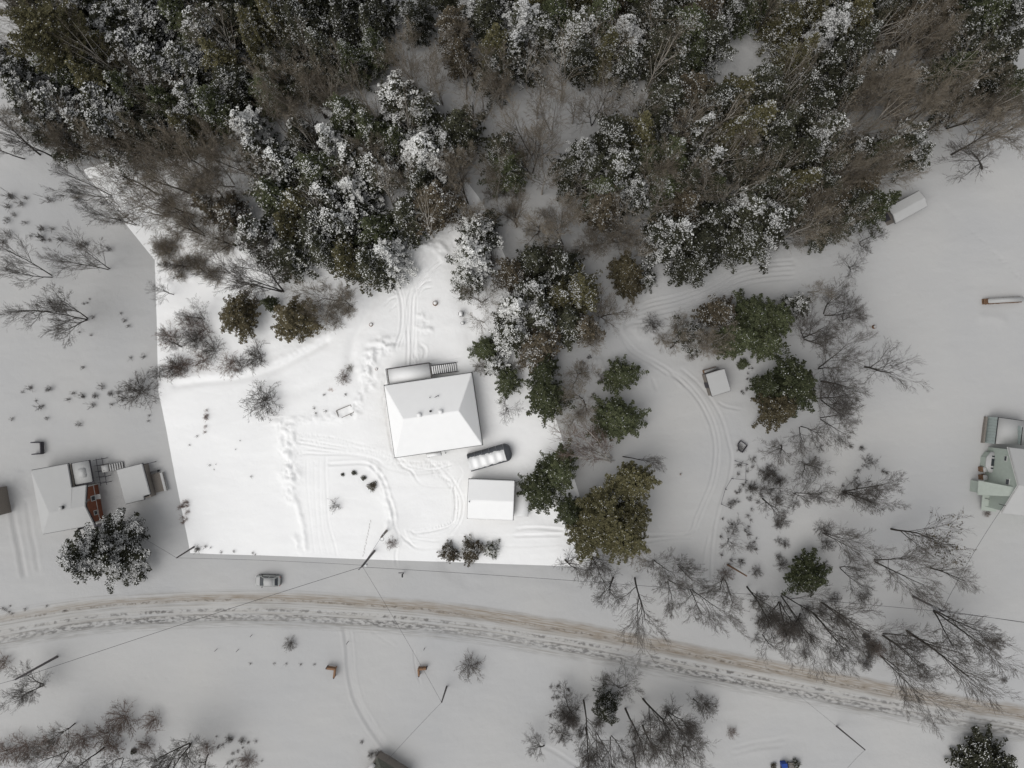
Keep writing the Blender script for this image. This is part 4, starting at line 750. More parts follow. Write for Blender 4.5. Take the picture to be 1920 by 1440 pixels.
# ------------------------------------------------------------------ buildings
def frame(p, q):      # local frame from two ground points: origin p, x axis towards q
    d = q - p; return math.atan2(d.y, d.x)
class B:
    """building with a local frame; corners given as photo px at eave height"""
    def __init__(s, name, label, cat, px, h, rz=None):
        P = [W(x, y, h) for x, y in px]; s.h = h
        c = sum(P, Vector()) / 4; c.z = 0
        d = (P[1] - P[0]) + (P[2] - P[3]); s.rz = math.atan2(d.y, d.x); s.w = ((P[1] - P[0]).length + (P[2] - P[3]).length) / 2; s.d = ((P[3] - P[0]).length + (P[2] - P[1]).length) / 2
        s.e = thing(name, label, cat, c, s.rz)
    def loc(s, px, py, h=0):
        p = W(px, py, h) - s.e.location; p.z = h; p = Matrix.Rotation(-s.rz, 4, 'Z') @ p; return p
def walls(b, ov, mat, z0=-.4, h=None, t=.2, w=None, d=None, gable=None):
    h = h or b.h; w = (w or b.w) / 2 - ov; d = (d or b.d) / 2 - ov; out = []
    for sx, sy, L in ((0, 1, 2 * w), (0, -1, 2 * w), (1, 0, 2 * d - 2 * t), (-1, 0, 2 * d - 2 * t)):
        m = MB(); c = (sx * (w - t / 2), sy * (d - t / 2), (h + z0) / 2); m.box(c, (L if sy else t, t if sy else L, h - z0 - .02))
        out.append(m.build('wall', mat, b.e))
    return out
def window(b, c, w, h, axis, pr=.06, mat='glass', fm='white'):
    f = MB(); dx, dy = (w, pr) if axis == 'x' else (pr, w)
    t = .09
    for q in ((0, h / 2), (0, -h / 2)): f.box((c[0], c[1], c[2] + q[1]), (dx + (t if axis == 'x' else 0), dy + (t if axis == 'y' else 0), t))
    for q in (-w / 2, w / 2): f.box((c[0] + (q if axis == 'x' else 0), c[1] + (q if axis == 'y' else 0), c[2]), (t if axis == 'x' else pr, t if axis == 'y' else pr, h - t))
    fo = f.build('window', M[fm], b.e); MB().box(c, (dx - t if axis == 'x' else pr * .5, dy - t if axis == 'y' else pr * .5, h - t)).build('pane', M[mat], fo)
def roof_mesh(vs, fs, th, name, mat, parent, bevel=.0):
    """solid slab: top vertices vs, faces fs, thickness down th"""
    n = len(vs); V_ = [Vector(v) for v in vs] + [Vector(v) - Vector((0, 0, th)) for v in vs]
    F_ = [tuple(f) for f in fs] + [tuple(n + i for i in reversed(f)) for f in fs]; from collections import Counter
    E = Counter(); 
    for f in fs:
        for i in range(len(f)): E[(f[i], f[(i + 1) % len(f)])] += 1
    for (a, b_) in list(E):
        if (b_, a) not in E: F_.append((b_, a, n + a, n + b_))
    m = MB(); m.poly(V_, F_); return m.build(name, mat, parent, bevel=bevel, smooth=bool(bevel), seg=3)
def snow_slab(vs, fs, th, mat, parent, seed=1, rough=.03):
    """a snow cover: the roof shape subdivided, softened and rounded at its rim"""
    o = roof_mesh(vs, fs, th, 'roof_snow', mat, parent)
    bm = bmesh.new(); bm.from_mesh(o.data); bmesh.ops.bevel(bm, geom=list(bm.edges), offset=min(.14, th * .34), segments=3, affect='EDGES', clamp_overlap=True)
    bm.to_mesh(o.data); bm.free()
    for p in o.data.polygons: p.use_smooth = True
    wn_ = o.modifiers.new('w', 'WEIGHTED_NORMAL'); wn_.mode = 'FACE_AREA'; wn_.weight = 100
    return o
# main house, hipped roof
h1 = B('hipped_house', 'house with a white snow covered hipped roof in the middle of the bright lot', 'house', [(719, 722), (887, 697), (905, 835), (740, 859)], 3.2)
walls(h1, .5, M['wall_beige'])
r1, r2 = h1.loc(756, 786, 6.3), h1.loc(861, 770, 6.3); w, d = h1.w / 2, h1.d / 2
vs = [(-w, d, 3.2), (w, d, 3.2), (w, -d, 3.2), (-w, -d, 3.2), tuple(r1), tuple(r2)]; fs = [(0, 4, 5, 1), (1, 5, 2), (2, 5, 4, 3), (3, 4, 0)]; fs = [tuple(reversed(f)) if 0 else f for f in fs]
roof_mesh(vs, fs, .18, 'roof', M['roof_edge'], h1.e)
k = .985; vs2 = [(x * k, y * k, z + .32) for x, y, z in vs]; snow_slab(vs2, fs, .31, M['snow'], h1.e, rough=.05)
for cx, cy in ((786, 778), (826, 772)):
    p = h1.loc(cx, cy, 6.6); v = MB().box((p.x, p.y, 6.25), (.62, .62, .9)).build('chimney', M['metal'], h1.e); MB().box((p.x, p.y, 6.80), (.66, .66, .2)).build('snow_cap', M['snow'], v, bevel=.06, smooth=True)
p = h1.loc(807, 771, 6.7); MB().tube((p.x, p.y, 5.8), (p.x, p.y, 6.9), .17, .17, 14).build('vent_pipe', M['black'], h1.e)
p = h1.loc(806, 745, 5.4); MB().tube((p.x, p.y, 4.9), (p.x, p.y, 5.6), .07).build('vent_pipe', M['black'], h1.e)
p = h1.loc(819, 743, 5.4); MB().box((p.x, p.y, 5.42), (.8, .08, .05), .35).box((p.x + .2, p.y, 5.45), (.3, .06, .05), -.4).box((p.x, p.y, 5.2), (.06, .06, .5)).build('antenna', M['wood_dark'], h1.e)
wd = w - .5; dd = d - .5
for x in (-5, -2, 2.2, 5.2): window(h1, (x, -dd - .03, 1.7), 1.4, 1.1, 'x'); window(h1, (x, dd + .03, 1.7), 1.4, 1.1, 'x')
for y in (-3, 2.5): window(h1, (wd + .03, y, 1.7), 1.3, 1.1, 'y'); window(h1, (-wd - .03, y, 1.7), 1.3, 1.1, 'y')
dr = MB().box((.7, -dd - .04, 1.05), (.95, .08, 2.05)).build('door', M['white'], h1.e); MB().box((1.05, -dd - .11, 1.0), (.05, .06, .12)).build('handle', M['black'], dr)
# south entrance: little snowy hood, step rail
p = h1.loc(814, 853, 2.4); p.y = -d - .30
cb = MB().box((p.x, p.y - .05, 2.45), (2.5, .7, .1)).build('porch_hood', M['roof_edge'], h1.e); MB().box((p.x, p.y - .05, 2.63), (2.42, .66, .24)).build('snow_cap', M['snow'], cb, bevel=.08, smooth=True)
MB().box((p.x + 1.75, p.y, 1.3), (.06, .7, .06)).box((p.x + 1.75, p.y + .3, .6), (.06, .06, 1.5)).box((p.x + 1.75, p.y - .3, .6), (.06, .06, 1.5)).box((p.x + 1.5, p.y + .2, 1.3), (.5, .05, .05)).box((p.x - 1.0, p.y - .5, .9), (.08, .08, 1.8)).build('porch_rail', M['wood_dark'], h1.e)
# deck to the north
dk = [h1.loc(725, 692, 2.3), h1.loc(806, 681, 2.3), h1.loc(811, 712, 2.3), h1.loc(729, 722, 2.3)]; dx0 = dk[0].x; dx1 = dk[1].x; dy1 = dk[0].y; dy0 = d - .5
de = MB().box(((dx0 + dx1) / 2, (dy0 + dy1) / 2, 2.1), (dx1 - dx0, dy1 - dy0, .15)).build('deck', M['wood'], h1.e)
MB().box(((dx0 + dx1) / 2, (dy0 + dy1) / 2, 2.29), (dx1 - dx0 - .3, dy1 - dy0 - .2, .22)).build('deck_snow', M['snow'], de, bevel=.07, smooth=True)
for x in (dx0 + .1, (dx0 + dx1) / 2, dx1 - .1): MB().box((x, dy1 - .1, 1.0), (.14, .14, 2.0)).build('deck_post', M['wood'], h1.e)
rl_ = MB(); z0, z1 = 2.2, 3.15
def rail(m, a, b, z0=2.2, z1=3.15, step=.22, t=.035):
    a = Vector(a); b = Vector(b); L = (b - a).length; n = max(1, int(L / step)); rz = math.atan2(b.y - a.y, b.x - a.x); c = (a + b) / 2
    m.box((c.x, c.y, z1), (L, .09, .05), rz); m.box((c.x, c.y, z0 + .08), (L, .05, .05), rz)
    for i in range(n + 1):
        p = a + (b - a) * (i / n); m.box((p.x, p.y, (z0 + z1) / 2), (t, t, z1 - z0 - .1))
rail(rl_, (dx0, dy0 + .3, 0), (dx0, dy1, 0)); rail(rl_, (dx0, dy1, 0), (dx1, dy1, 0)); rail(rl_, (dx1, dy1, 0), (dx1, dy1 - 1.1, 0)); rl_.build('railing', M['wood_dark'], h1.e)
sx0 = dx1 + .1; sx1 = h1.loc(856, 690, .3).x; ys0, ys1 = dy1 - 2.0, dy1 - .55
nt_ = 12
for i in range(nt_):
    f = (i + .5) / nt_; x = sx0 + (sx1 - sx0) * f; z = 2.15 - 2.0 * f
    MB().box((x, (ys0 + ys1) / 2, z), (.33, ys1 - ys0, .06)).build('tread', M['wood_dark'], h1.e)
    MB().box((x, (ys0 + ys1) / 2, z + .08), (.20, ys1 - ys0 - .1, .09)).build('tread_snow', M['snow'], h1.e)
st = MB()
for y in (ys0 - .04, ys1 + .04):
    L = math.hypot(sx1 - sx0, 2.0); Mx = Matrix.Translation(((sx0 + sx1) / 2, y, 1.05)) @ Matrix.Rotation(math.atan2(2.0, sx1 - sx0), 4, 'Y'); st.box((0, 0, 0), (L, .05, .22), 0, Mx); st.box((0, 0, .95), (L, .06, .05), 0, Mx)
    for i in range(nt_ + 1): f = i / nt_; st.box((sx0 + (sx1 - sx0) * f, y, 2.1 - 2 * f + .45), (.045, .045, .95))
st.build('stringer', M['wood_dark'], h1.e)

# fabric car shelter
cs = B('fabric_shelter', 'long grey fabric shelter with snow on top beside the hipped house', 'shelter', [(876, 853), (943, 833), (951, 866), (884, 884)], 1.6)
L2, R_ = cs.w / 2, cs.d / 2; prof_ = []
for i in range(13):
    a = math.pi * i / 12; prof_.append((math.cos(a) * R_, math.sin(a) ** .8 * 1.15 + 1.45))
prof_ = [(R_, -.2)] + prof_ + [(-R_, -.2)]
m = MB(); n = len(prof_); xs = [-L2 + 2 * L2 * i / 10 for i in range(11)]; vs = []; fs = []
for i, x in enumerate(xs):
    for (y, z) in prof_: vs.append((x, y * (1 + .0 * i), z - (.05 if i % 2 else 0) * (z > 1)))
for i in range(10):
    for j in range(n - 1): fs.append((i * n + j, (i + 1) * n + j, (i + 1) * n + j + 1, i * n + j + 1))
fs.append(tuple(range(n)))
m.poly(vs, fs); m.build('cover', M['tarp'], cs.e)
m = MB(); vs = []; fs = []; n2 = 9; mm = 8     # rounded east end
for i in range(6):
    t = i / 5
    for (y, z) in prof_: vs.append((L2 + 1.05 * math.sin(t * math.pi / 2), y * (math.cos(t * math.pi / 2) * .75 + .25 if t else 1), z * (1 - .35 * t) ))
for i in range(5):
    for j in range(n - 1): fs.append((i * n + j, (i + 1) * n + j, (i + 1) * n + j + 1, i * n + j + 1))
m.poly(vs, fs); m.build('end_cover', M['tarp'], cs.e)
for x in xs[::2]:
    t = MB()
    for a, b_ in zip(prof_[:-1], prof_[1:]): t.tube((x, a[0] * 1.01, a[1] + .01), (x, b_[0] * 1.01, b_[1] + .01), .03, .03, 6)
    t.build('hoop', M['metal'], cs.e)
gxs = np.linspace(-L2 - .02, L2 - .05, 60); gys = np.linspace(-1, 1, 17); vs = []; fs = []
for i, x in enumerate(gxs):
    j1 = R_ * (.48 + .10 * vnoise(x, 3, .5, 5) + .09 * vnoise(x, 9, .2, 6) - .10 * (x / L2)); j0 = -R_ * (.72 + .1 * vnoise(x, 7, .45, 9) + .09 * vnoise(x, 1, .2, 4) - .03 * (x / L2))
    if x < -L2 + .3: j1 = R_ * .6
    for v_ in gys:
        y = j0 + (j1 - j0) * (v_ + 1) / 2; ca = min(1, abs(y) / R_); base = (max(0, 1 - ca * ca)) ** .4 * 1.15 + 1.45
        sag = .10 * math.cos(4.5 * 2 * math.pi * (x + L2) / (2 * L2)); vs.append((x, y, base + (1 - abs(v_) ** 4) * (.32 + sag) - .03))
for i in range(59):
    for j in range(16): a = i * 17 + j; fs.append((a, a + 17, a + 18, a + 1))
me = mesh_np('snow', vs, fs, M['snow'], smooth=True); link(bpy.data.objects.new('snow', me), cs.e)

# garage
ga = B('garage', 'white roofed garage below the fabric shelter', 'garage', [(878, 897), (966, 900), (963, 976), (876, 972)], 2.7)
walls(ga, .3, M['wall_beige']); w, d = ga.w / 2, ga.d / 2
def gable_roof(b, zr, th_s, smat, yr=0.0, edge='roof_edge', rough=.04):
    w, d, h = b.w / 2, b.d / 2, b.h; vs = [(-w, d, h), (w, d, h), (w, -d, h), (-w, -d, h), (-w, yr, zr), (w, yr, zr)]; fs = [(0, 4, 5, 1), (2, 5, 4, 3)]
    roof_mesh(vs, fs, .14, 'roof', M[edge], b.e); vs2 = [(x * .985, y * .985, z + th_s) for x, y, z in vs]; snow_slab(vs2, fs, th_s - .01, smat, b.e, rough=rough)
    for sx in (-1, 1):
        x = sx * (w - .32); MB().poly([(x, d - .4, h - .05), (x, -d + .4, h - .05), (x, yr, zr - .2), (x - sx * .1, d - .4, h - .05), (x - sx * .1, -d + .4, h - .05), (x - sx * .1, yr, zr - .2)], [(0, 1, 2), (5, 4, 3), (0, 3, 4, 1), (1, 4, 5, 2), (2, 5, 3, 0)]).build('gable', M['wall_beige'], b.e)
gable_roof(ga, 3.9, .32, M['snow'])
MB().box((-w + .25, 0, 1.1), (.1, 2.6, 2.2)).build('garage_door', M['white'], ga.e); window(ga, (1.5, -d + .26, 1.5), 1, .8, 'x')
MB().box((-w + .35, -.25, 4.2), (.12, .2, .4)).build('vent', M['black'], ga.e)
sl = MB().box((w + 1.2, -.15, .55), (2.5, 5.6, .12)).build('side_platform', M['wood'], ga.e); MB().box((w + 1.2, -.15, .78), (2.45, 5.55, .33)).build('snow_cap', M['snow'], sl, bevel=.1, smooth=True)
for y in (-2.7, 2.4):
    for x in (.2, 2.2): MB().box((w + x, y, .2), (.12, .12, .7)).build('leg', M['wood_dark'], sl)

# left house: low roof, red east gable, notch with a deck
lh = B('red_gabled_house', 'snow roofed house with a rust red end wall at the left of the picture', 'house', [(60, 880), (167, 862), (187, 982), (80, 1003)], 3.3)
w, d = lh.w / 2, lh.d / 2; nw = .345 * lh.w; nd = .37 * lh.d; x1 = w - nw; y1 = d - nd; ye = (y1 - d) / 2     # notch NE
m = MB(); o_ = .3
body = [(-w + o_, d - o_), (x1 - o_, d - o_), (x1 - o_, y1 - o_), (w - 1.3, y1 - o_), (w - 1.3, -d + o_), (-w + o_, -d + o_)]
for a, b_ in zip(body, body[1:] + body[:1]):
    a = Vector((*a, 0)); b_ = Vector((*b_, 0)); c = (a + b_) / 2; L = (b_ - a).length; rz = math.atan2(b_.y - a.y, b_.x - a.x)
    if abs(a.x - (w - 1.3)) < .01 and abs(b_.x - (w - 1.3)) < .01: continue
    MB().box((c.x, c.y, 1.4), (L - .0, .16, 3.5), rz).build('wall', M['wall_beige'], lh.e)
yr = (y1 - d) / 2; zr = 4.6; xe = w - .9
# red end wall (gable) with clapboards and trim
xg = w - 1.22; yA, yB = y1 - .35, -d + .35
MB().poly([(xg, yA, -.3), (xg, yB, -.3), (xg, yB, 3.2), (xg, yr, zr - .25), (xg, yA, 3.2), (xg - .15, yA, -.3), (xg - .15, yB, -.3), (xg - .15, yB, 3.2), (xg - .15, yr, zr - .25), (xg - .15, yA, 3.2)], [(0, 1, 2, 3, 4), (9, 8, 7, 6, 5), (0, 5, 6, 1), (1, 6, 7, 2), (2, 7, 8, 3), (3, 8, 9, 4), (4, 9, 5, 0)]).build('end_wall', M['red'], lh.e)
for i in range(14):
    z = .1 + i * .23; MB().box((xg + .02, (yA + yB) / 2, z), (.035, yA - yB - .05, .20), 0, Matrix.Translation((0, 0, 0))).build('clapboard', M['red'], lh.e)
MB().box((xg + .06, (yA + yB) / 2, 1.35), (.06, yA - yB + .1, .1)).build('trim_board', M['white'], lh.e)
for y in (yA, yB): MB().box((xg + .05, y, 1.5), (.1, .14, 3.4)).build('trim_board', M['white'], lh.e)
window(lh, (xg + .08, yr + .9, 2.1), .8, 1.1, 'y'); window(lh, (xg + .08, yr - 1.5, 2.1), .7, .9, 'y')
aw = MB().box((xg + .55, yr + 1.0, 1.6), (1.0, .8, .06)).build('awning', M['white'], lh.e)
vs = [(-w, d, 3.3), (x1, d, 3.3), (x1, y1, 3.45), (xe, y1, 3.3), (xe + .15, -d, 3.3), (-w, -d, 3.3), (-w + 2.6, yr, zr), (xe - .0, yr, zr), (x1, yr, zr)]
fs = [(0, 6, 8, 2, 1), (2, 8, 7, 3), (4, 7, 8, 6, 5), (5, 6, 0)]
roof_mesh(vs, fs, .15, 'roof', M['wood_dark'], lh.e)
snow_slab([(x * .99, y * .99, z + .3) for x, y, z in vs], fs, .29, M['snow_dimmed'], lh.e)
p = lh.loc(116, 952, 5.0); c_ = MB().tube((p.x, p.y, 4.2), (p.x, p.y, 5.2), .28, .28, 12).build('chimney', M['black'], lh.e); MB().box((p.x - .1, p.y, 5.26), (.6, .6, .14)).build('snow_cap', M['snow_dimmed'], c_, bevel=.05, smooth=True)
p = lh.loc(164, 940, 4.9); MB().box((p.x, p.y, 4.85), (.9, .1, .06), .5).box((p.x + .1, p.y + .25, 4.85), (.5, .08, .05), .5).box((p.x, p.y, 4.5), (.06, .06, .7)).build('antenna', M['black'], lh.e)
# its deck
a, c = lh.loc(133, 871, 2.2), lh.loc(172, 905, 2.2)
xa, xb = x1 + .05, w - .1; ya, yb = y1 + .05, d - .1
dk_ = MB().box(((xa + xb) / 2, (ya + yb) / 2, 2.75), (xb - xa, yb - ya, .2)).build('deck', M['wood_dark'], lh.e)
MB().box(((xa + xb) / 2 + .08, (ya + yb) / 2 + .08, 3.0), (xb - xa - .3, yb - ya - .3, .3)).build('deck_snow', M['snow_dimmed'], dk_, bevel=.1, smooth=True)
MB().box(((xa + xb) / 2 + .2, (ya + yb) / 2, 3.25), (1.2, 1.6, .4)).build('snow_block', M['snow_dimmed'], dk_, bevel=.12, smooth=True)
lf = MB()
for i in range(5): lf.box((xb + .55, yb - .2 - i * .95, 1.6), (1.5, .07, .07)); 
for x in (xb + .3, xb + 1.3): lf.box((x, yb - 2.3, 1.6), (.07, 4.6, .07))
for i in range(5):
    for x in (xb + .3, xb + 1.3): lf.box((x, yb - .2 - i * 1.0, .8), (.1, .1, 1.8))
lf.build('railing', M['wood_dark'], lh.e)
ld = MB().box((xb + 1.5, yb - 1.9, 1.45), (1.2, 1.2, .1)).build('landing', M['wood'], lh.e); MB().box((xb + 1.5, yb - 1.9, 1.58), (1.15, 1.15, .15)).build('snow_cap', M['snow_dimmed'], ld, bevel=.04, smooth=True)
for i in range(6):
    MB().box((xb + 2.25 + i * .3, yb - 1.9, 1.3 - i * .2), (.27, 1.25, .05)).build('tread', M['wood_dark'], lh.e); MB().box((xb + 2.25 + i * .3, yb - 1.9, 1.37 - i * .2), (.2, 1.15, .08)).build('tread_snow', M['snow_dimmed'], lh.e)
MB().box((w - .3, -d - .35, 1.1), (.1, .1, 2.2)).box((0, -d - .1, .9), (.12, .8, 1.6)).box((w - 1.9, -d - .5, .4), (1.6, .5, .5)).build('porch_post', M['wood_dark'], lh.e)
# neighbour outbuilding
nb_ = B('outbuilding', 'small snow roofed outbuilding with a side porch right of the red walled house', 'shed', [(222, 880), (271, 867), (283, 934), (234, 946)], 2.0)
walls(nb_, .2, M['wood']); w, d = nb_.w / 2, nb_.d / 2
vs = [(-w, d, 2.1), (w, d, 2.1), (w, -d + .6, 2.0), (w - 1.2, -d + .6, 2.0), (w - 1.2, -d, 2.0), (-w, -d, 2.0)]; fs = [tuple(range(5, -1, -1))]
roof_mesh(vs, fs, .12, 'roof', M['wood_dark'], nb_.e); snow_slab([(x * .985, y * .985, z + .3) for x, y, z in vs], fs, .29, M['snow_dimmed'], nb_.e)
pl = MB().box((w + .7, -.8, .35), (1.5, 3.2, .12)).build('porch', M['wood'], nb_.e)
MB().box((w + 1.85, -.9, .5), (.12, 3.2, .5)).build('side_rail', M['wood'], nb_.e); MB().box((w + 1.85, -.9, .85), (.4, 3.2, .2)).build('snow_cap', M['snow_dimmed'], nb_.e, bevel=.03)
MB().box((w + .9, 1.1, .8), (1.2, .35, .8)).build('bench', M['black'], nb_.e); MB().box((w + .4, 2.7, 1.6), (1.6, .08, .08)).box((w + 1.1, 2.7, .8), (.1, .1, 1.7)).build('bracket', M['wood_dark'], nb_.e)
# house sliver at the left edge
eh = B('brown_house', 'brown walled house cut by the left frame edge', 'house', [(-90, 925), (-10, 915), (-2, 968), (-82, 978)], 3.0)
walls(eh, .1, M['wood']); gable_roof(eh, 4.2, .25, M['snow_dimmed'])

# green house at the right edge
gh = thing('green_house', 'pale green two storey house with snowy roof at the right edge', 'house', W(1850, 900), 0)
O = gh.location
def gl(px, py, h): p = W(px, py, h); return Vector((p.x - O.x, p.y - O.y, h))
wb0, wb1 = gl(1853, 838, 0), gl(1841, 948, 0); wdir = (wb0 - wb1).normalized(); out_ = Vector((-wdir.y, wdir.x, 0)); 
if out_.x > 0: out_ = -out_
Lw = (wb0 - wb1).length; rzw = math.atan2(wdir.y, wdir.x)
he, ha = 5.2, 8.2; mid = wb1 + wdir * Lw * .46
def up(p, z): return (p.x, p.y, z)
inn = -out_ * .25
MB().poly([up(wb1, -.4), up(wb0, -.4), up(wb0, he), up(mid, ha), up(wb1, he), up(wb1 + inn, -.4), up(wb0 + inn, -.4), up(wb0 + inn, he), up(mid + inn, ha), up(wb1 + inn, he)], [(0, 1, 2, 3, 4), (9, 8, 7, 6, 5), (0, 5, 6, 1), (1, 6, 7, 2), (2, 7, 8, 3), (3, 8, 9, 4), (4, 9, 5, 0)]).build('gable_wall', M['green'], gh)
for i in range(26):
    z = .15 + i * .28
    if z < he: a_, b__ = wb1, wb0
    else:
        f = (z - he) / (ha - he); a_, b__ = wb1 + (mid - wb1) * f, wb0 + (mid - wb0) * f
    c = (a_ + b__) / 2 + out_ * .02; MB().box((c.x, c.y, z), ((b__ - a_).length, .03, .25), rzw).build('clapboard', M['green'], gh)
for a_ in (wb0, wb1):
    c = a_ - out_ * 6 + (wdir * -.1 if a_ == wb0 else wdir * .1); MB().box((c.x, c.y, he / 2 - .2), (11.6, .2, he + .2), rzw + math.pi / 2).build('wall', M['green'], gh)
ov = out_ * .35; r_ = []
A0, A1, Am = wb0 + wdir * .4 + ov, wb1 - wdir * .4 + ov, mid + ov; bk = -out_ * 13
vs = [up(A0, he - .15), up(Am, ha + .1), up(A1, he - .15), up(A0 + bk, he - .15), up(Am + bk, ha + .1), up(A1 + bk, he - .15)]; fs = [(0, 3, 4, 1), (1, 4, 5, 2)]
fs = [tuple(reversed(f)) for f in fs]
roof_mesh(vs, fs, .15, 'roof', M['white'], gh); snow_slab([(x, y, z + .3) for x, y, z in vs], fs, .28, M['snow_dimmed'], gh)
def gwin(px, py, h, wl, hh, proud=.06, fm='white'):
    # window on the gable wall: centre by wall fraction and height
    pass
def on_wall(f, z, o=.05): p = wb1 + wdir * Lw * f + out_ * o; return Vector((p.x, p.y, z))
for f, z, ww, hh in ((.48, 5.6, 1.0, .8), (.85, 4.6, .9, .6)):
    c = on_wall(f, z, .06); fo = MB().box(tuple(c), (ww, .08, hh), rzw).build('window', M['white'], gh); c = on_wall(f, z, .11); MB().box(tuple(c), (ww - .16, .06, hh - .16), rzw).build('pane', M['glass'], fo)
# octagonal bay with snowy roof and skylight
bc_ = gl(1862, 867, 1.7); pts = []
for i in range(8):
    a = math.pi / 8 + i * math.pi / 4; q = wdir * math.sin(a) * 1.75 + out_ * math.cos(a) * 1.15; pts.append((bc_.x + q.x, bc_.y + q.y))
MB().prism(pts, -.3, 1.45).build('bay', M['green'], gh)
sb_ = MB().prism([(bc_.x + (p[0] - bc_.x) * 1.08, bc_.y + (p[1] - bc_.y) * 1.08) for p in pts], 1.47, 1.8).build('bay_snow', M['snow_dimmed'], gh, bevel=.1, smooth=True)
MB().box((bc_.x, bc_.y, 1.87), (1.2, .75, .12), rzw).build('skylight', M['glass'], gh)
for s_ in (-1, 1):
    c = bc_ + wdir * s_ * 1.0; MB().box((c.x, c.y, 1.85), (.22, .7, .1), rzw).build('skylight', M['glass'], gh)
# low green roof, steps
lr = [gl(1835, 901, 2.6), gl(1903, 914, 7.2), gl(1902, 931, 7.2), gl(1833, 928, 2.6)]
MB().poly([tuple(p) for p in lr] + [(p.x, p.y, p.z - .15) for p in lr], [(3, 2, 1, 0), (4, 5, 6, 7), (0, 1, 5, 4), (1, 2, 6, 5), (2, 3, 7, 6), (3, 0, 4, 7)]).build('low_roof', M['green_roof'], gh)
cc = (lr[0] + lr[3]) / 2; MB().box((cc.x + .55, cc.y, 1.0), (.5, 1.9, 2.6), -.08).build('wall', M['green'], gh)
for i, (a_, b_) in enumerate((((1841, 930), (1884, 950)), ((1840, 944), (1868, 958)))):
    p, q = gl(*a_, 1.6 - i * .9), gl(*b_, 1.6 - i * .9); c = (p + q) / 2; MB().box((c.x, c.y, c.z), (abs(q.x - p.x), abs(q.y - p.y), .12), -.1).build('step_roof', M['green_roof'], gh)
c = gl(1862, 938, 1.9); MB().box((c.x, c.y, 1.75), (2.6, .07, .07), -.25).box((c.x, c.y, 1.2), (.06, .06, 1.1), -.25).build('railing', M['wood_dark'], gh)
# raised snowy deck with panel walls
dp = [gl(1866, 782, 2.0), gl(1925, 790, 2.0), gl(1920, 834, 2.0), gl(1860, 832, 2.0)]
MB().prism([(p.x, p.y) for p in dp][::-1], 1.7, 1.9).build('deck', M['wood'], gh); MB().prism([(p.x + (.5 if i in (0, 3) else 0), p.y) for i, p in enumerate(dp)][::-1], 1.91, 2.15).build('deck_snow', M['snow_dimmed'], gh, bevel=.06, smooth=True)
p, q = dp[0], dp[3]; L = (q - p).length; rz = math.atan2(q.y - p.y, q.x - p.x); n = 9
for i in range(n):
    c = p + (q - p) * ((i + .5) / n); MB().box((c.x, c.y, 1.2), (L / n - .03, .06, 3.0), rz).build('panel', M['green_d'], gh)
c = (p + q) / 2; MB().box((c.x, c.y, 2.75), (L, .12, .08), rz).build('top_rail', M['black'], gh); MB().box((c.x - .45, c.y, .3), (L, .3, .7), rz).build('log_edging', M['wood'], gh)
c = (dp[0] + dp[1]) / 2; MB().box((c.x, c.y, 2.6), ((dp[1] - dp[0]).length, .08, .06), math.atan2(dp[1].y - dp[0].y, dp[1].x - dp[0].x)).build('top_rail', M['black'], gh)
for i in range(4):
    c = gl(1914, 803 + i * 8.5, 2.8); MB().box((c.x, c.y, 2.2), (.08, .72, 1.4), -.1).build('panel', M['green_d'], gh)
c = gl(1916, 818, 3); MB().box((c.x, c.y, 2.95), (.1, 3.0, .08), -.1).build('top_rail', M['black'], gh)
for i, (x, y) in enumerate(((1846, 880), (1846, 895))):
    c = gl(x, y, 1.0); b_ = MB().box((c.x, c.y, .5), (.9, .8, 1.0), .1).build('wood_box', M['log'], gh); MB().box((c.x + .1, c.y, 1.1), (.75, .85, .2), .1).build('snow_cap', M['snow_dimmed'], b_, bevel=.06, smooth=True)
c = gl(1912, 923, 4.5); MB().box((c.x, c.y, 4.4), (.9, .6, .5)).box((c.x, c.y - .45, 4.2), (.6, .3, .4)).build('roof_vent', M['black'], gh)
mast = gl(1881, 947, 5.9); mz = MB(); mz.tube((mast.x, mast.y, 4.9), (mast.x, mast.y, 6.2), .05); mz.box((mast.x, mast.y, 6.1), (.9, .08, .08), -.2); mz.build('service_mast', M['black'], gh)

# roof corner at the bottom edge
bh = thing('grey_roofed_house', 'corner of a mossy grey roof at the bottom edge', 'house', W(712, 1462))
P0 = W(707, 1421, 3); c0 = bh.location
def bl(px, py, h): p = W(px, py, h); return (p.x - c0.x, p.y - c0.y, h)
cn = [bl(707, 1421, 3), bl(771, 1460, 3), bl(741, 1512, 3), bl(676, 1472, 3)]; rdg = bl(724, 1466, 4.3)
roof_mesh(cn + [rdg], [(0, 4, 3), (1, 4, 0), (2, 4, 1), (3, 4, 2)][::1] if 0 else [(0, 3, 4), (1, 0, 4), (2, 1, 4), (3, 2, 4)], .15, 'roof', M['grey_roof'], bh)
for k in range(1, 9):
    f = k / 9
    for (i, j) in ((3, 0), (0, 1)):
        a_ = Vector(cn[i]).lerp(Vector(rdg), f); b_ = Vector(cn[j]).lerp(Vector(rdg), f); c = (a_ + b_) / 2; MB().box((c.x, c.y, c.z + .03), ((b_ - a_).length, .06, .05), math.atan2((b_ - a_).y, (b_ - a_).x)).build('roof_batten', M['grey_roof'], bh)
for i in range(4):
    a_, b_ = Vector(cn[i]) * .93, Vector(cn[(i + 1) % 4]) * .93; c = (a_ + b_) / 2; MB().box((c.x, c.y, 1.25), ((b_ - a_).length, .15, 3.1), math.atan2((b_ - a_).y, (b_ - a_).x)).build('wall', M['wood'], bh)
c = bl(697, 1438, 3.4); MB().box((c[0], c[1], 3.35), (1.2, .8, .2), .9).build('roof_snow', M['snow_dimmed'], bh, bevel=.08, smooth=True)

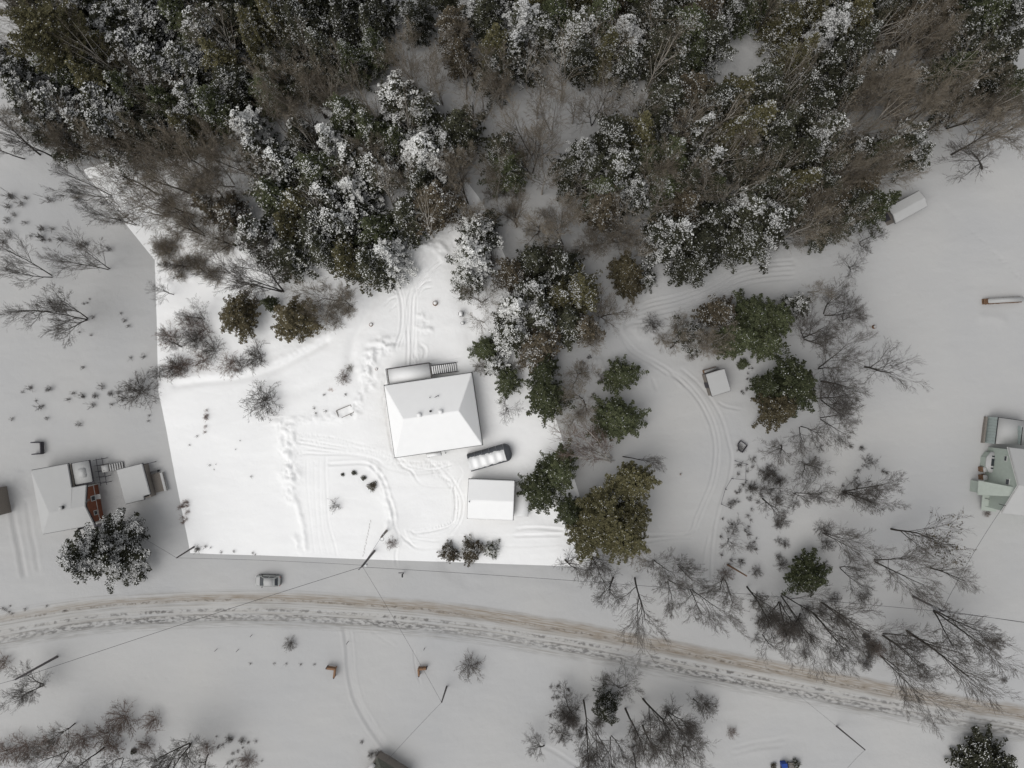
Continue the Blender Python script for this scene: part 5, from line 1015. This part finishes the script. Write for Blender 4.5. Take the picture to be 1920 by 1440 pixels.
# small hut and shed
hu = B('small_hut', 'small hut with a flat snowy roof by the curving drive', 'shed', [(1320, 701), (1357, 691), (1371, 732), (1336, 744)], 2.4)
walls(hu, .12, M['wood']); w, d = hu.w / 2, hu.d / 2; vs = [(-w, d, 2.6), (w, d, 2.6), (w, -d, 2.4), (-w, -d, 2.4)]; fs = [(0, 3, 2, 1)]
roof_mesh(vs, fs, .1, 'roof', M['wood_dark'], hu.e); snow_slab([(x * .98, y * .98, z + .28) for x, y, z in vs], fs, .27, M['snow_dimmed'], hu.e)
MB().box((-w + .05, 0, 1.0), (.08, .9, 1.9)).build('door', M['wood_dark'], hu.e)
fw = thing('firewood_stack', 'dark firewood stack against the upper wall of the small hut', 'firewood', W(1330, 694), hu.rz)
for i in range(9):
    for j in range(3): MB().tube((-1.1 + i * .26, .3, .15 + j * .22), (-1.1 + i * .26, -.25, .15 + j * .22), .11, .1, 6).build('log', M['log'], fw)
MB().box((0, 0, .85), (2.2, .45, .18)).build('snow_cap', M['snow_dimmed'], fw, bevel=.06, smooth=True)
sh = B('field_shed', 'snow topped long shed at the edge of the right snowfield', 'shed', [(1662, 391), (1720, 357), (1741, 387), (1678, 419)], 2.8)
walls(sh, .25, M['wood']); gable_roof(sh, 3.3, .28, M['snow_dimmed'])
MB().box((-sh.w / 2 + .2, 0, 1.0), (.08, 1.2, 2.0)).build('door', M['wood_dark'], sh.e)

# ------------------------------------------------------------------ poles and wires
def pole(base, top, h, label, r=.15, arm=False, name='utility_pole', mat='pole'):
    b = W(*base); t = W(*top, h); e = thing(name, label, 'pole', b); t = t - b
    MB().tube((0, 0, -.5), tuple(t), r * 1.15, r * .75, 10).build('shaft', M[mat], e)
    return e, b + t
p1, T1 = pole((108, 1231), (29, 1274), 10.2, 'tall weathered utility pole at the lower left', .19); MB().box(tuple(T1 - p1.location), (.9, .09, .09), .3).build('crossarm', M['wood_dark'], p1)
p2, T2 = pole((702, 1033), (678, 1063), 10, 'grey utility pole at the road border of the bright lot', .19); l = T2 - p2.location
MB().box((l.x, l.y, l.z - .5), (1.6, .1, .1), .8).build('crossarm', M['wood_dark'], p2)
tf = MB().tube((l.x + .35, l.y - .1, l.z - 2.0), (l.x + .35, l.y - .1, l.z - 1.1), .2, .2, 10).build('transformer', M['metal'], p2)
for k in range(3): MB().tube((l.x - .5 + k * .45, l.y - .45 + k * .4, l.z - .45), (l.x - .5 + k * .45, l.y - .45 + k * .4, l.z - .15), .06, .05, 8).build('insulator', M['black'], p2)
p3, T3 = pole((725, 995), (715, 1007), 5.2, 'short brown service pole above the grey utility pole', .2, mat='wood'); l = T3 - p3.location
m = MB()
for k in range(12):
    a0, a1 = 6.283 * k / 12, 6.283 * (k + 1) / 12; m.tube((l.x + .1 + .32 * math.cos(a0), l.y - .3 + .32 * math.sin(a0), l.z), (l.x + .1 + .32 * math.cos(a1), l.y - .3 + .32 * math.sin(a1), l.z), .025, .025, 5)
m.build('cable_loop', M['wire'], p3); MB().box((l.x, l.y, l.z - 1.5), (.3, .3, .5)).build('meter_box', M['metal'], p3)
p4, T4 = pole((838, 1287), (828, 1317), 6.2, 'short dark pole alone in the south field', .14)
p5, T5 = pole((364, 1025), (331, 1046), 6.3, 'dark pole at the lower left corner of the bright lot', .14)
p6, T6 = pole((1713, 1119), (1770, 1147), 9.2, 'utility pole with transformer at the right above the road', .18); l = T6 - p6.location
MB().box((l.x, l.y, l.z - .4), (1.3, .1, .1), .2).build('crossarm', M['wood_dark'], p6); MB().tube((l.x - .5, l.y + .1, l.z - 1.9), (l.x - .5, l.y + .1, l.z - 1.0), .26, .26, 12).build('transformer', M['metal'], p6)
p7, T7 = pole((1568, 1362), (1622, 1406), 8.5, 'bare dark pole leaning right near the bottom right', .13)
p8, T8 = pole((1362, 1058), (1400, 1080), 5, 'short brown leaning pole among scrub at the lower drive', .15, mat='log', name='leaning_pole')
def wire(a, b_, sag, label, r=.022):
    a = Vector(a); b_ = Vector(b_); n = 24; t = Tubes(); pts = []
    for i in range(n + 1):
        f = i / n; p = a.lerp(b_, f); p.z -= sag * 4 * f * (1 - f); pts.append(np.array(p))
    t.add(pts, [r] * (n + 1), 5); tag(link(bpy.data.objects.new('overhead_wire', t.mesh('overhead_wire', M['wire']))), label, 'wire')
wire(T2, T1, .9, 'overhead wire crossing the road from the lot pole to the lower left pole', .032); wire(T1, W(-160, 1330, 10), .4, 'overhead wire leaving the lower left pole to the frame edge', .026)
wire(T2, T6, 1.6, 'long overhead wire from the lot pole to the right pole', .026); wire(T6, W(2150, 1200, 10), .6, 'upper overhead wire leaving the right pole to the frame edge', .03); wire(T6 - Vector((0, 0, .6)), W(2150, 1206, 9.4), .7, 'lower overhead wire leaving the right pole to the frame edge', .026)
wire(T2 - Vector((0, 0, .5)), T4, .5, 'thin wire over the road from the lot pole to the short south pole', .02); wire(T4, W(722, 1430, 3.4), .3, 'thin wire from the short south pole to the bottom roof', .02)
wire(T2, T3, .1, 'short wire between the two poles at the drive', .02); wire(T5, lh.e.location + Vector((6, -3, 3.6)), .3, 'thin wire from the corner pole to the red walled house', .02); wire(T5, T2 - Vector((0, 0, 1)), .6, 'thin wire along the lot border from the corner pole', .02)
wire(T6 - Vector((0, 0, .5)), O + mast + Vector((0, 0, .2)), .5, 'wire from the right pole up to the green house', .022); wire(T7, W(1480, 1290, 9), .5, 'thin wire from the bottom right pole over the road', .016); wire(T7, W(1560, 1480, 8), .4, 'thin wire from the bottom right pole to the frame edge', .016)

# ------------------------------------------------------------------ car (facing left)
car = thing('parked_car', 'snowy silver hatchback parked beside the road below the bright lot', 'car', W(505, 1087), math.radians(-1))
def carbody():
    # stations along x (nose at -2.15): half width, sill, belt
    st = [(-2.13, .55, .42, .62), (-2.02, .78, .30, .78), (-1.7, .87, .24, .90), (-1.0, .90, .22, .98), (0, .91, .22, 1.02), (1.0, .90, .22, 1.04), (1.7, .88, .26, 1.04), (2.0, .80, .34, 1.0), (2.10, .62, .45, .9)]
    vs = []; fs = []
    for x, w, z0, z1 in st:
        zm = (z0 + z1) / 2; vs += [(x, -w * .8, z0), (x, -w, z0 + .1), (x, -w, zm), (x, -w * .96, z1 - .06), (x, -w * .86, z1), (x, w * .86, z1), (x, w * .96, z1 - .06), (x, w, zm), (x, w, z0 + .1), (x, w * .8, z0)]
    for i in range(len(st) - 1):
        for j in range(10): a = i * 10 + j; b_ = i * 10 + (j + 1) % 10; fs.append((a, b_, b_ + 10, a + 10))
    fs.append(tuple(range(9, -1, -1))); fs.append(tuple(range(len(vs) - 10, len(vs)))); return vs, fs
vs, fs = carbody(); MB().poly(vs, fs).build('body', M['car'], car, smooth=True)
gh_ = [(-1.15, .80, .98), (-.45, .66, 1.50), (.2, .68, 1.56), (1.1, .66, 1.52), (1.85, .76, 1.05)]
vs = []
for x, w, z in gh_: vs += [(x, -w, z), (x, w, z)]
low = [(-1.15, -.80), (1.85, -.76), (1.85, .76), (-1.15, .80)]
m = MB(); m.poly([(-1.2, -.84, .98), (-.45, -.68, 1.46), (1.15, -.68, 1.46), (1.85, -.80, 1.0), (-1.2, .84, .98), (-.45, .68, 1.46), (1.15, .68, 1.46), (1.85, .80, 1.0)], [(0, 1, 2, 3), (7, 6, 5, 4), (0, 4, 5, 1), (1, 5, 6, 2), (2, 6, 7, 3), (3, 7, 4, 0)]); m.build('cabin', M['car'], car, bevel=.03, smooth=True)
MB().poly([(-1.12, -.70, 1.06), (-.52, -.60, 1.45), (-.52, .60, 1.45), (-1.12, .70, 1.06), (-1.17, -.70, 1.09), (-.57, -.60, 1.48), (-.57, .60, 1.48), (-1.17, .70, 1.09)], [(0, 1, 2, 3), (7, 6, 5, 4), (0, 4, 5, 1), (1, 5, 6, 2), (2, 6, 7, 3), (3, 7, 4, 0)]).build('windshield', M['glass'], car)
MB().poly([(1.72, -.60, 1.13), (1.36, -.54, 1.36), (1.36, .54, 1.36), (1.72, .60, 1.13), (1.77, -.60, 1.16), (1.41, -.54, 1.39), (1.41, .54, 1.39), (1.77, .60, 1.16)], [(0, 1, 2, 3), (7, 6, 5, 4), (0, 4, 5, 1), (1, 5, 6, 2), (2, 6, 7, 3), (3, 7, 4, 0)]).build('rear_window', M['glass'], car)
for s_ in (-1, 1):
    for xa, xb, xc, xd in ((-.92, -.42, .32, .32), (.42, .42, 1.1, 1.55)):
        q = [(xa, s_ * .83, 1.03), (xb, s_ * .71, 1.43), (xc, s_ * .71, 1.43), (xd, s_ * .83, 1.03)]; MB().poly(q + [(x, y + s_ * .02, z) for x, y, z in q], [(0, 1, 2, 3), (7, 6, 5, 4), (0, 4, 5, 1), (1, 5, 6, 2), (2, 6, 7, 3), (3, 7, 4, 0)]).build('side_window', M['glass'], car)
    MB().box((-.85, s_ * .98, 1.05), (.14, .2, .12)).build('mirror', M['plastic'], car, bevel=.03); MB().box((0, s_ * .92, .34), (2.6, .06, .16)).build('sill', M['plastic'], car)
    MB().box((-2.05, s_ * .62, .66), (.14, .3, .14)).build('headlight', M['lamp'], car, bevel=.03); MB().box((2.05, s_ * .68, .8), (.1, .22, .24)).build('tail_light', M['lamp_red'], car, bevel=.02)
    for x in (-1.32, 1.3):
        wh = MB().tube((x, s_ * .72, .31), (x, s_ * .93, .31), .31, .31, 20).build('wheel', M['tyre'], car); MB().tube((x, s_ * .925, .31), (x, s_ * .94, .31), .2, .2, 16).build('rim', M['metal'], wh)
MB().box((-2.12, 0, .4), (.1, 1.3, .22)).build('front_bumper', M['plastic'], car, bevel=.03); MB().box((2.1, 0, .42), (.1, 1.4, .2)).build('rear_bumper', M['plastic'], car, bevel=.03)
MB().box((.35, 0, 1.50), (1.45, 1.22, .1)).build('roof_snow', M['snow_dimmed'], car, bevel=.04, smooth=True)
MB().poly([(-1.95, -.62, .86), (-1.22, -.74, .99), (-1.22, .74, .99), (-1.95, .62, .86), (-1.92, -.60, .91), (-1.24, -.70, 1.06), (-1.24, .70, 1.06), (-1.92, .60, .91)], [(3, 2, 1, 0), (4, 5, 6, 7), (0, 1, 5, 4), (1, 2, 6, 5), (2, 3, 7, 6), (3, 0, 4, 7)]).build('bonnet_snow', M['snow_dimmed'], car)

# ------------------------------------------------------------------ small things
mb = thing('mailbox', 'dark roadside mailbox on a post with side arm', 'mailbox', W(757, 1074)); MB().box((0, 0, .5), (.1, .1, 1.3)).build('post', M['wood_dark'], mb); MB().box((-.3, .28, 1.1), (.8, .12, .1)).build('arm', M['wood_dark'], mb)
MB().box((-.05, -.15, 1.22), (.24, .6, .24)).build('box', M['black'], mb, bevel=.05)
for (c, a_, b_, lab) in (((631, 1250), (615, 1248), (629, 1266), 'orange wooden corner fence left of the south field track'), ((786, 1250), (801, 1249), (787, 1263), 'orange wooden corner fence right of the south field track')):
    e = thing('corner_fence', lab, 'fence', W(*c))
    for q in (a_, b_):
        dvec = W(*q) - W(*c); L = dvec.length; rz = math.atan2(dvec.y, dvec.x)
        for k in range(4): cc = dvec * .5; MB().box((cc.x, cc.y, .3 + k * .27), (L, .14, .2), rz).build('board', M['orange_wood'], e)
        MB().box((dvec.x, dvec.y, .6), (.16, .16, 1.5)).build('post', M['wood_dark'], e); MB().box((dvec.x * .5, dvec.y * .5, 1.24), (L, .3, .06), rz).build('cap_board', M['orange_wood'], e)
    MB().box((0, 0, .6), (.18, .18, 1.5)).build('post', M['orange_wood'], e)
def bed(cor, label, mat='wood_dark', h=.35, t=.07, open_=None):
    P = [W(*c) for c in cor]; c = sum(P, Vector()) / len(P); e = thing('frame_bed', label, 'garden bed', c); n = len(P)
    for i in range(n):
        if open_ is not None and i == open_: continue
        a_, b_ = P[i] - c, P[(i + 1) % n] - c; m_ = (a_ + b_) / 2; MB().box((m_.x, m_.y, h / 2 + .05), ((b_ - a_).length, t, h), math.atan2((b_ - a_).y, (b_ - a_).x)).build('board', M[mat], e)
bed([(631, 770), (658, 759), (664, 773), (637, 785)], 'small rectangular garden bed frame in the bright yard left of the house', 'wood', .3, .08)
bed([(64, 829), (82, 829), (83, 850), (66, 851)], 'dark three sided frame in the snow above the red walled house', 'wood_dark', .9, .16, 3)
bed([(1383, 832), (1388, 826), (1400, 835), (1391, 848), (1384, 843)], 'dark many sided frame in the snow right of the drive', 'wood_dark', .4, .1)
def capbox(px, s, label, cat, name, h=1.0, mat='wood_dark', rz=.1, highlit=True):
    e = thing(name, label, cat, W(*px), rz); MB().box((0, 0, h / 2 - .05), (s[0] * .8, s[1] * .8, h)).build('cabinet', M[mat], e, bevel=.04)
    for sx in (-1, 1):
        MB().box((sx * s[0] * .5, 0, h * .8), (s[0] * .22, s[1] * .5, .06)).build('side_shelf', M['black'], e); MB().tube((sx * s[0] * .3, -s[1] * .43, .12), (sx * s[0] * .3, -s[1] * .36, .12), .12, .12, 10).build('wheel', M['tyre'], e)
    MB().box((0, 0, h + .1), (s[0] * .92, s[1] * .92, .26)).build('snow_cap', M['snow' if highlit else 'snow_dimmed'], e, bevel=.1, smooth=True)  # lot caps use the snow with the highlight painted in
capbox((865, 589), (.7, 1.0), 'larger snow capped cabinet at the right edge of the back yard', 'grill', 'covered_grill', 1.1); capbox((868, 606), (.55, .5), 'smaller snow capped cabinet just below the larger one in the back yard', 'grill', 'covered_grill', .8)
def stump(px, r, h, label, highlit=True, mat='log'):
    e = thing('tree_stump', label, 'stump', W(*px)); MB().tube((0, 0, -.2), (0, 0, h), r * 1.15, r, 10).build('stump', M[mat], e); MB().tube((.03, .03, h + .005), (.03, .03, h + .14), r * .85, r * .6, 10).build('snow_cap', M['snow' if highlit else 'snow_dimmed'], e, smooth=True)
stump((816, 569), .38, .5, 'snow capped stump in the upper part of the back yard'); stump((696, 609), .3, .4, 'small snow capped stump in the left part of the back yard'); stump((1638, 613), .3, .4, 'dark stump alone on the right snowfield', False); stump((706, 692), .22, .3, 'tiny stump left of the back deck')
stump((1276, 889), .16, .3, 'tiny stump on the snow left of the curving drive', False)
br_ = thing('barrel', 'dark round barrel under the bare trees near the road', 'barrel', W(1622, 1193)); MB().tube((0, 0, -.1), (0, 0, .95), .5, .5, 20).tube((0, 0, .3), (0, 0, .36), .53, .53, 20).tube((0, 0, .7), (0, 0, .76), .53, .53, 20).build('drum', M['black'], br_); MB().box((.1, 0, .98), (.9, .06, .05), .1).build('bar', M['birch'], br_)
# long log row with snow
wp = thing('log_row', 'long row of stacked logs capped with snow on the right snowfield', 'woodpile', W(1877, 564), math.radians(3.2))
for i in range(26):
    for j in range(3):
        x = -3.2 + i * .245 + (j % 2) * .12; MB().tube((x, -.45 + random.uniform(-.06, .06), .12 + j * .23), (x, .45 + random.uniform(-.06, .06), .12 + j * .23), .115, .105, 6).build('log', M['log'], wp)
m = MB(); m.box((.25, .03, .86), (6.0, .8, .26)); m.build('snow_cap', M['snow_dimmed'], wp, bevel=.1, smooth=True)
# things by the bottom edge
e = thing('storage_bin', 'blue lidded bin at the bottom edge', 'bin', W(1467, 1430), .1); MB().box((0, 0, .5), (.85, .7, 1.1)).build('bin_body', M['blue'], e, bevel=.04); MB().box((0, .02, 1.08), (.9, .76, .08)).build('lid', M['blue'], e)
e = thing('snowy_crate', 'snow filled dark crate in front of the blue bin', 'crate', W(1469, 1436), 0)
for a_, s_ in (((0, .45), (1, .06)), ((0, -.45), (1, .06)), ((.5, 0), (.06, .9)), ((-.5, 0), (.06, .9))): MB().box((a_[0], a_[1], .5), (s_[0], s_[1], 1.0)).build('board', M['wood_dark'], e)
MB().box((0, 0, .8), (.9, .8, .3)).build('snow', M['snow_dimmed'], e, bevel=.1, smooth=True)
e = thing('wood_pallets', 'pale wooden pallets beside the blue bin', 'pallet', W(1483, 1436), -.1)
for k in range(4):
    MB().box((0, .6 - k * .32, .45), (1.5, .2, .06)).build('slat', M['wood'], e)
MB().box((-.65, .1, .25), (.1, 1.3, .3)).box((.65, .1, .25), (.1, 1.3, .3)).build('bearer', M['wood_dark'], e)
con('D', 1494, 1434, 8, 1.2, 'small dark evergreen right of the pallets at the bottom edge', name='evergreen_bush')
con('B', 1451, 1438, 6, .8, 'brown little bush left of the blue bin at the bottom edge', name='evergreen_bush')
# wire fence remains right of the drive, marker stakes
e = thing('wire_fence', 'broken wooden fence remains right of the drive', 'fence', W(1375, 900))
pts = [(1378, 864), (1399, 870), (1398, 900), (1372, 897), (1360, 917), (1352, 945), (1368, 952)]
for a_, b_ in zip(pts[:-1], pts[1:]):
    p, q = W(*a_, .5) - e.location, W(*b_, .5) - e.location; MB().tube(p, q, .035, .03, 5).build('rail', M['wood_dark'], e)
for a_ in pts:
    p = W(*a_) - e.location; MB().tube((p.x, p.y, -.2), (p.x + .03, p.y, .8), .06, .05, 6).build('post', M['wood_dark'], e)
for (x, y), lab in zip(((408, 1216), (448, 1217), (474, 1189), (797, 1214), (653, 1203)), ('leftmost thin dark marker stake below the road', 'thin dark marker stake second from left below the road', 'small dark marker stake close under the road', 'thin marker stake above the right corner fence', 'faint marker stake by the south track mouth')):
    e = tag(MB().tube((0, 0, -.2), (-.12, -.12, 1.0), .05, .04, 6).build('marker_stake', M['wood_dark']), lab, 'stake'); e.location = W(x, y)
# stones and fallen branch on open snow
for k, (a_, b_, lab) in enumerate((((688, 980), (670, 1040), 'row of twigs in the front yard left of the short pole'),)):
    t = Tubes()
    for i in range(12):
        f = i / 12; p = np.array(W(695 - 15 * f, 975 + 70 * f)); p[2] = gz(695, 1000) + .05; t.add([p, p + np.array([random.uniform(-.1, .1), -.4, .05])], [.025, .015], 4)
    tag(link(bpy.data.objects.new('fallen_twigs', t.mesh('fallen_twigs', M['twig_brown']))), lab, 'twigs')
# dead leaves still hanging on the right-field tree
lt = [o for o in bpy.data.objects if o.get('label', '').startswith('thick trunked tree')][0]
cr_ = [c for c in lt.children if c.name.startswith('crown')][0]; vv = cr_.data.vertices; rs = np.random.RandomState(5); P = []
for i in range(260):
    v = vv[rs.randint(len(vv))].co
    P.append([v.x, v.y, v.z])
P = np.array(P); Q = tri_sprays(P, rs.uniform(0, 6.28, len(P)), .22, .09, -.3, rs, 2, 1.5)
link(bpy.data.objects.new('dead_leaves', mesh_np('dead_leaves', Q.reshape(-1, 3), np.arange(len(Q) * 4).reshape(-1, 4), M['brown'])), lt)

# ------------------------------------------------------------------ labels that single out the trees of the wood
def px_of(o):
    z = 0
    for c in o.children:
        if c.name.startswith('crown'): z = .55
    m = o.matrix_basis; H = 11.0 if o.scale.z > .6 else 5.0
    p = m @ Vector((0, 0, 8)) if z else o.location
    k = HC / (HC - p.z); return 960 + p.x * k / S, 720 - p.y * k / S
ORD = ['leftmost', 'second from left', 'third from left', 'fourth from left', 'fifth from left', 'sixth from left', 'seventh from left', 'eighth from left', 'ninth from left', 'tenth from left', 'second from right', 'rightmost']
NUM = ['', 'only', 'two', 'three', 'four', 'five', 'six', 'seven', 'eight', 'nine', 'ten', 'eleven', 'twelve']
KS = {'dark green': 'dark frosted conifers', 'grey green': 'grey snowy conifers', 'snow laden': 'white laden conifers', 'rusty brow': 'brown conifers', 'pale branc': 'pale bare trees', 'tan twigge': 'tan bare trees'}
def cell(x, y):
    if y > 470 and x > 840: return 'in the clump above the deep green trees'
    if y < -2: return 'cut by the top edge, ' + ['far left', 'left', 'left of centre', 'near centre', 'right of centre', 'right', 'far right', 'far right'][max(0, min(7, int(x // 260)))]
    row = 'at the top edge' if y < 75 else 'in the upper wood' if y < 150 else 'midway up the wood' if y < 225 else 'in the lower wood' if y < 310 else 'on the lower wood rim' if y < 480 else 'below the wood'
    col = ['far left', 'left', 'left of centre', 'near centre', 'right of centre', 'right', 'far right', 'far right'][max(0, min(7, int(x // 260)))]
    return row + ', ' + col
cells = {}
for o in list(bpy.data.objects):
    if o.parent is None and o.get('group') and o.get('label', '')[:10] in KS and o.get('category') == 'tree':
        x, y = px_of(o); cells.setdefault((KS[o['label'][:10]], cell(x, y)), []).append((x, o))
for (k, c), L_ in cells.items():
    L_.sort(key=lambda q: q[0])
    for i, (x, o) in enumerate(L_):
        if len(L_) == 1: o['label'] = f'{k[:-1]}, the only one {c}'
        elif len(L_) <= 12: o['label'] = f'{ORD[i if i < len(L_) - 1 else 11]} of {NUM[len(L_)]} {k} {c}'
        else: o['label'] = f'{k[:-1]} {c}'
        o['group'] = f'{k} of the wood'
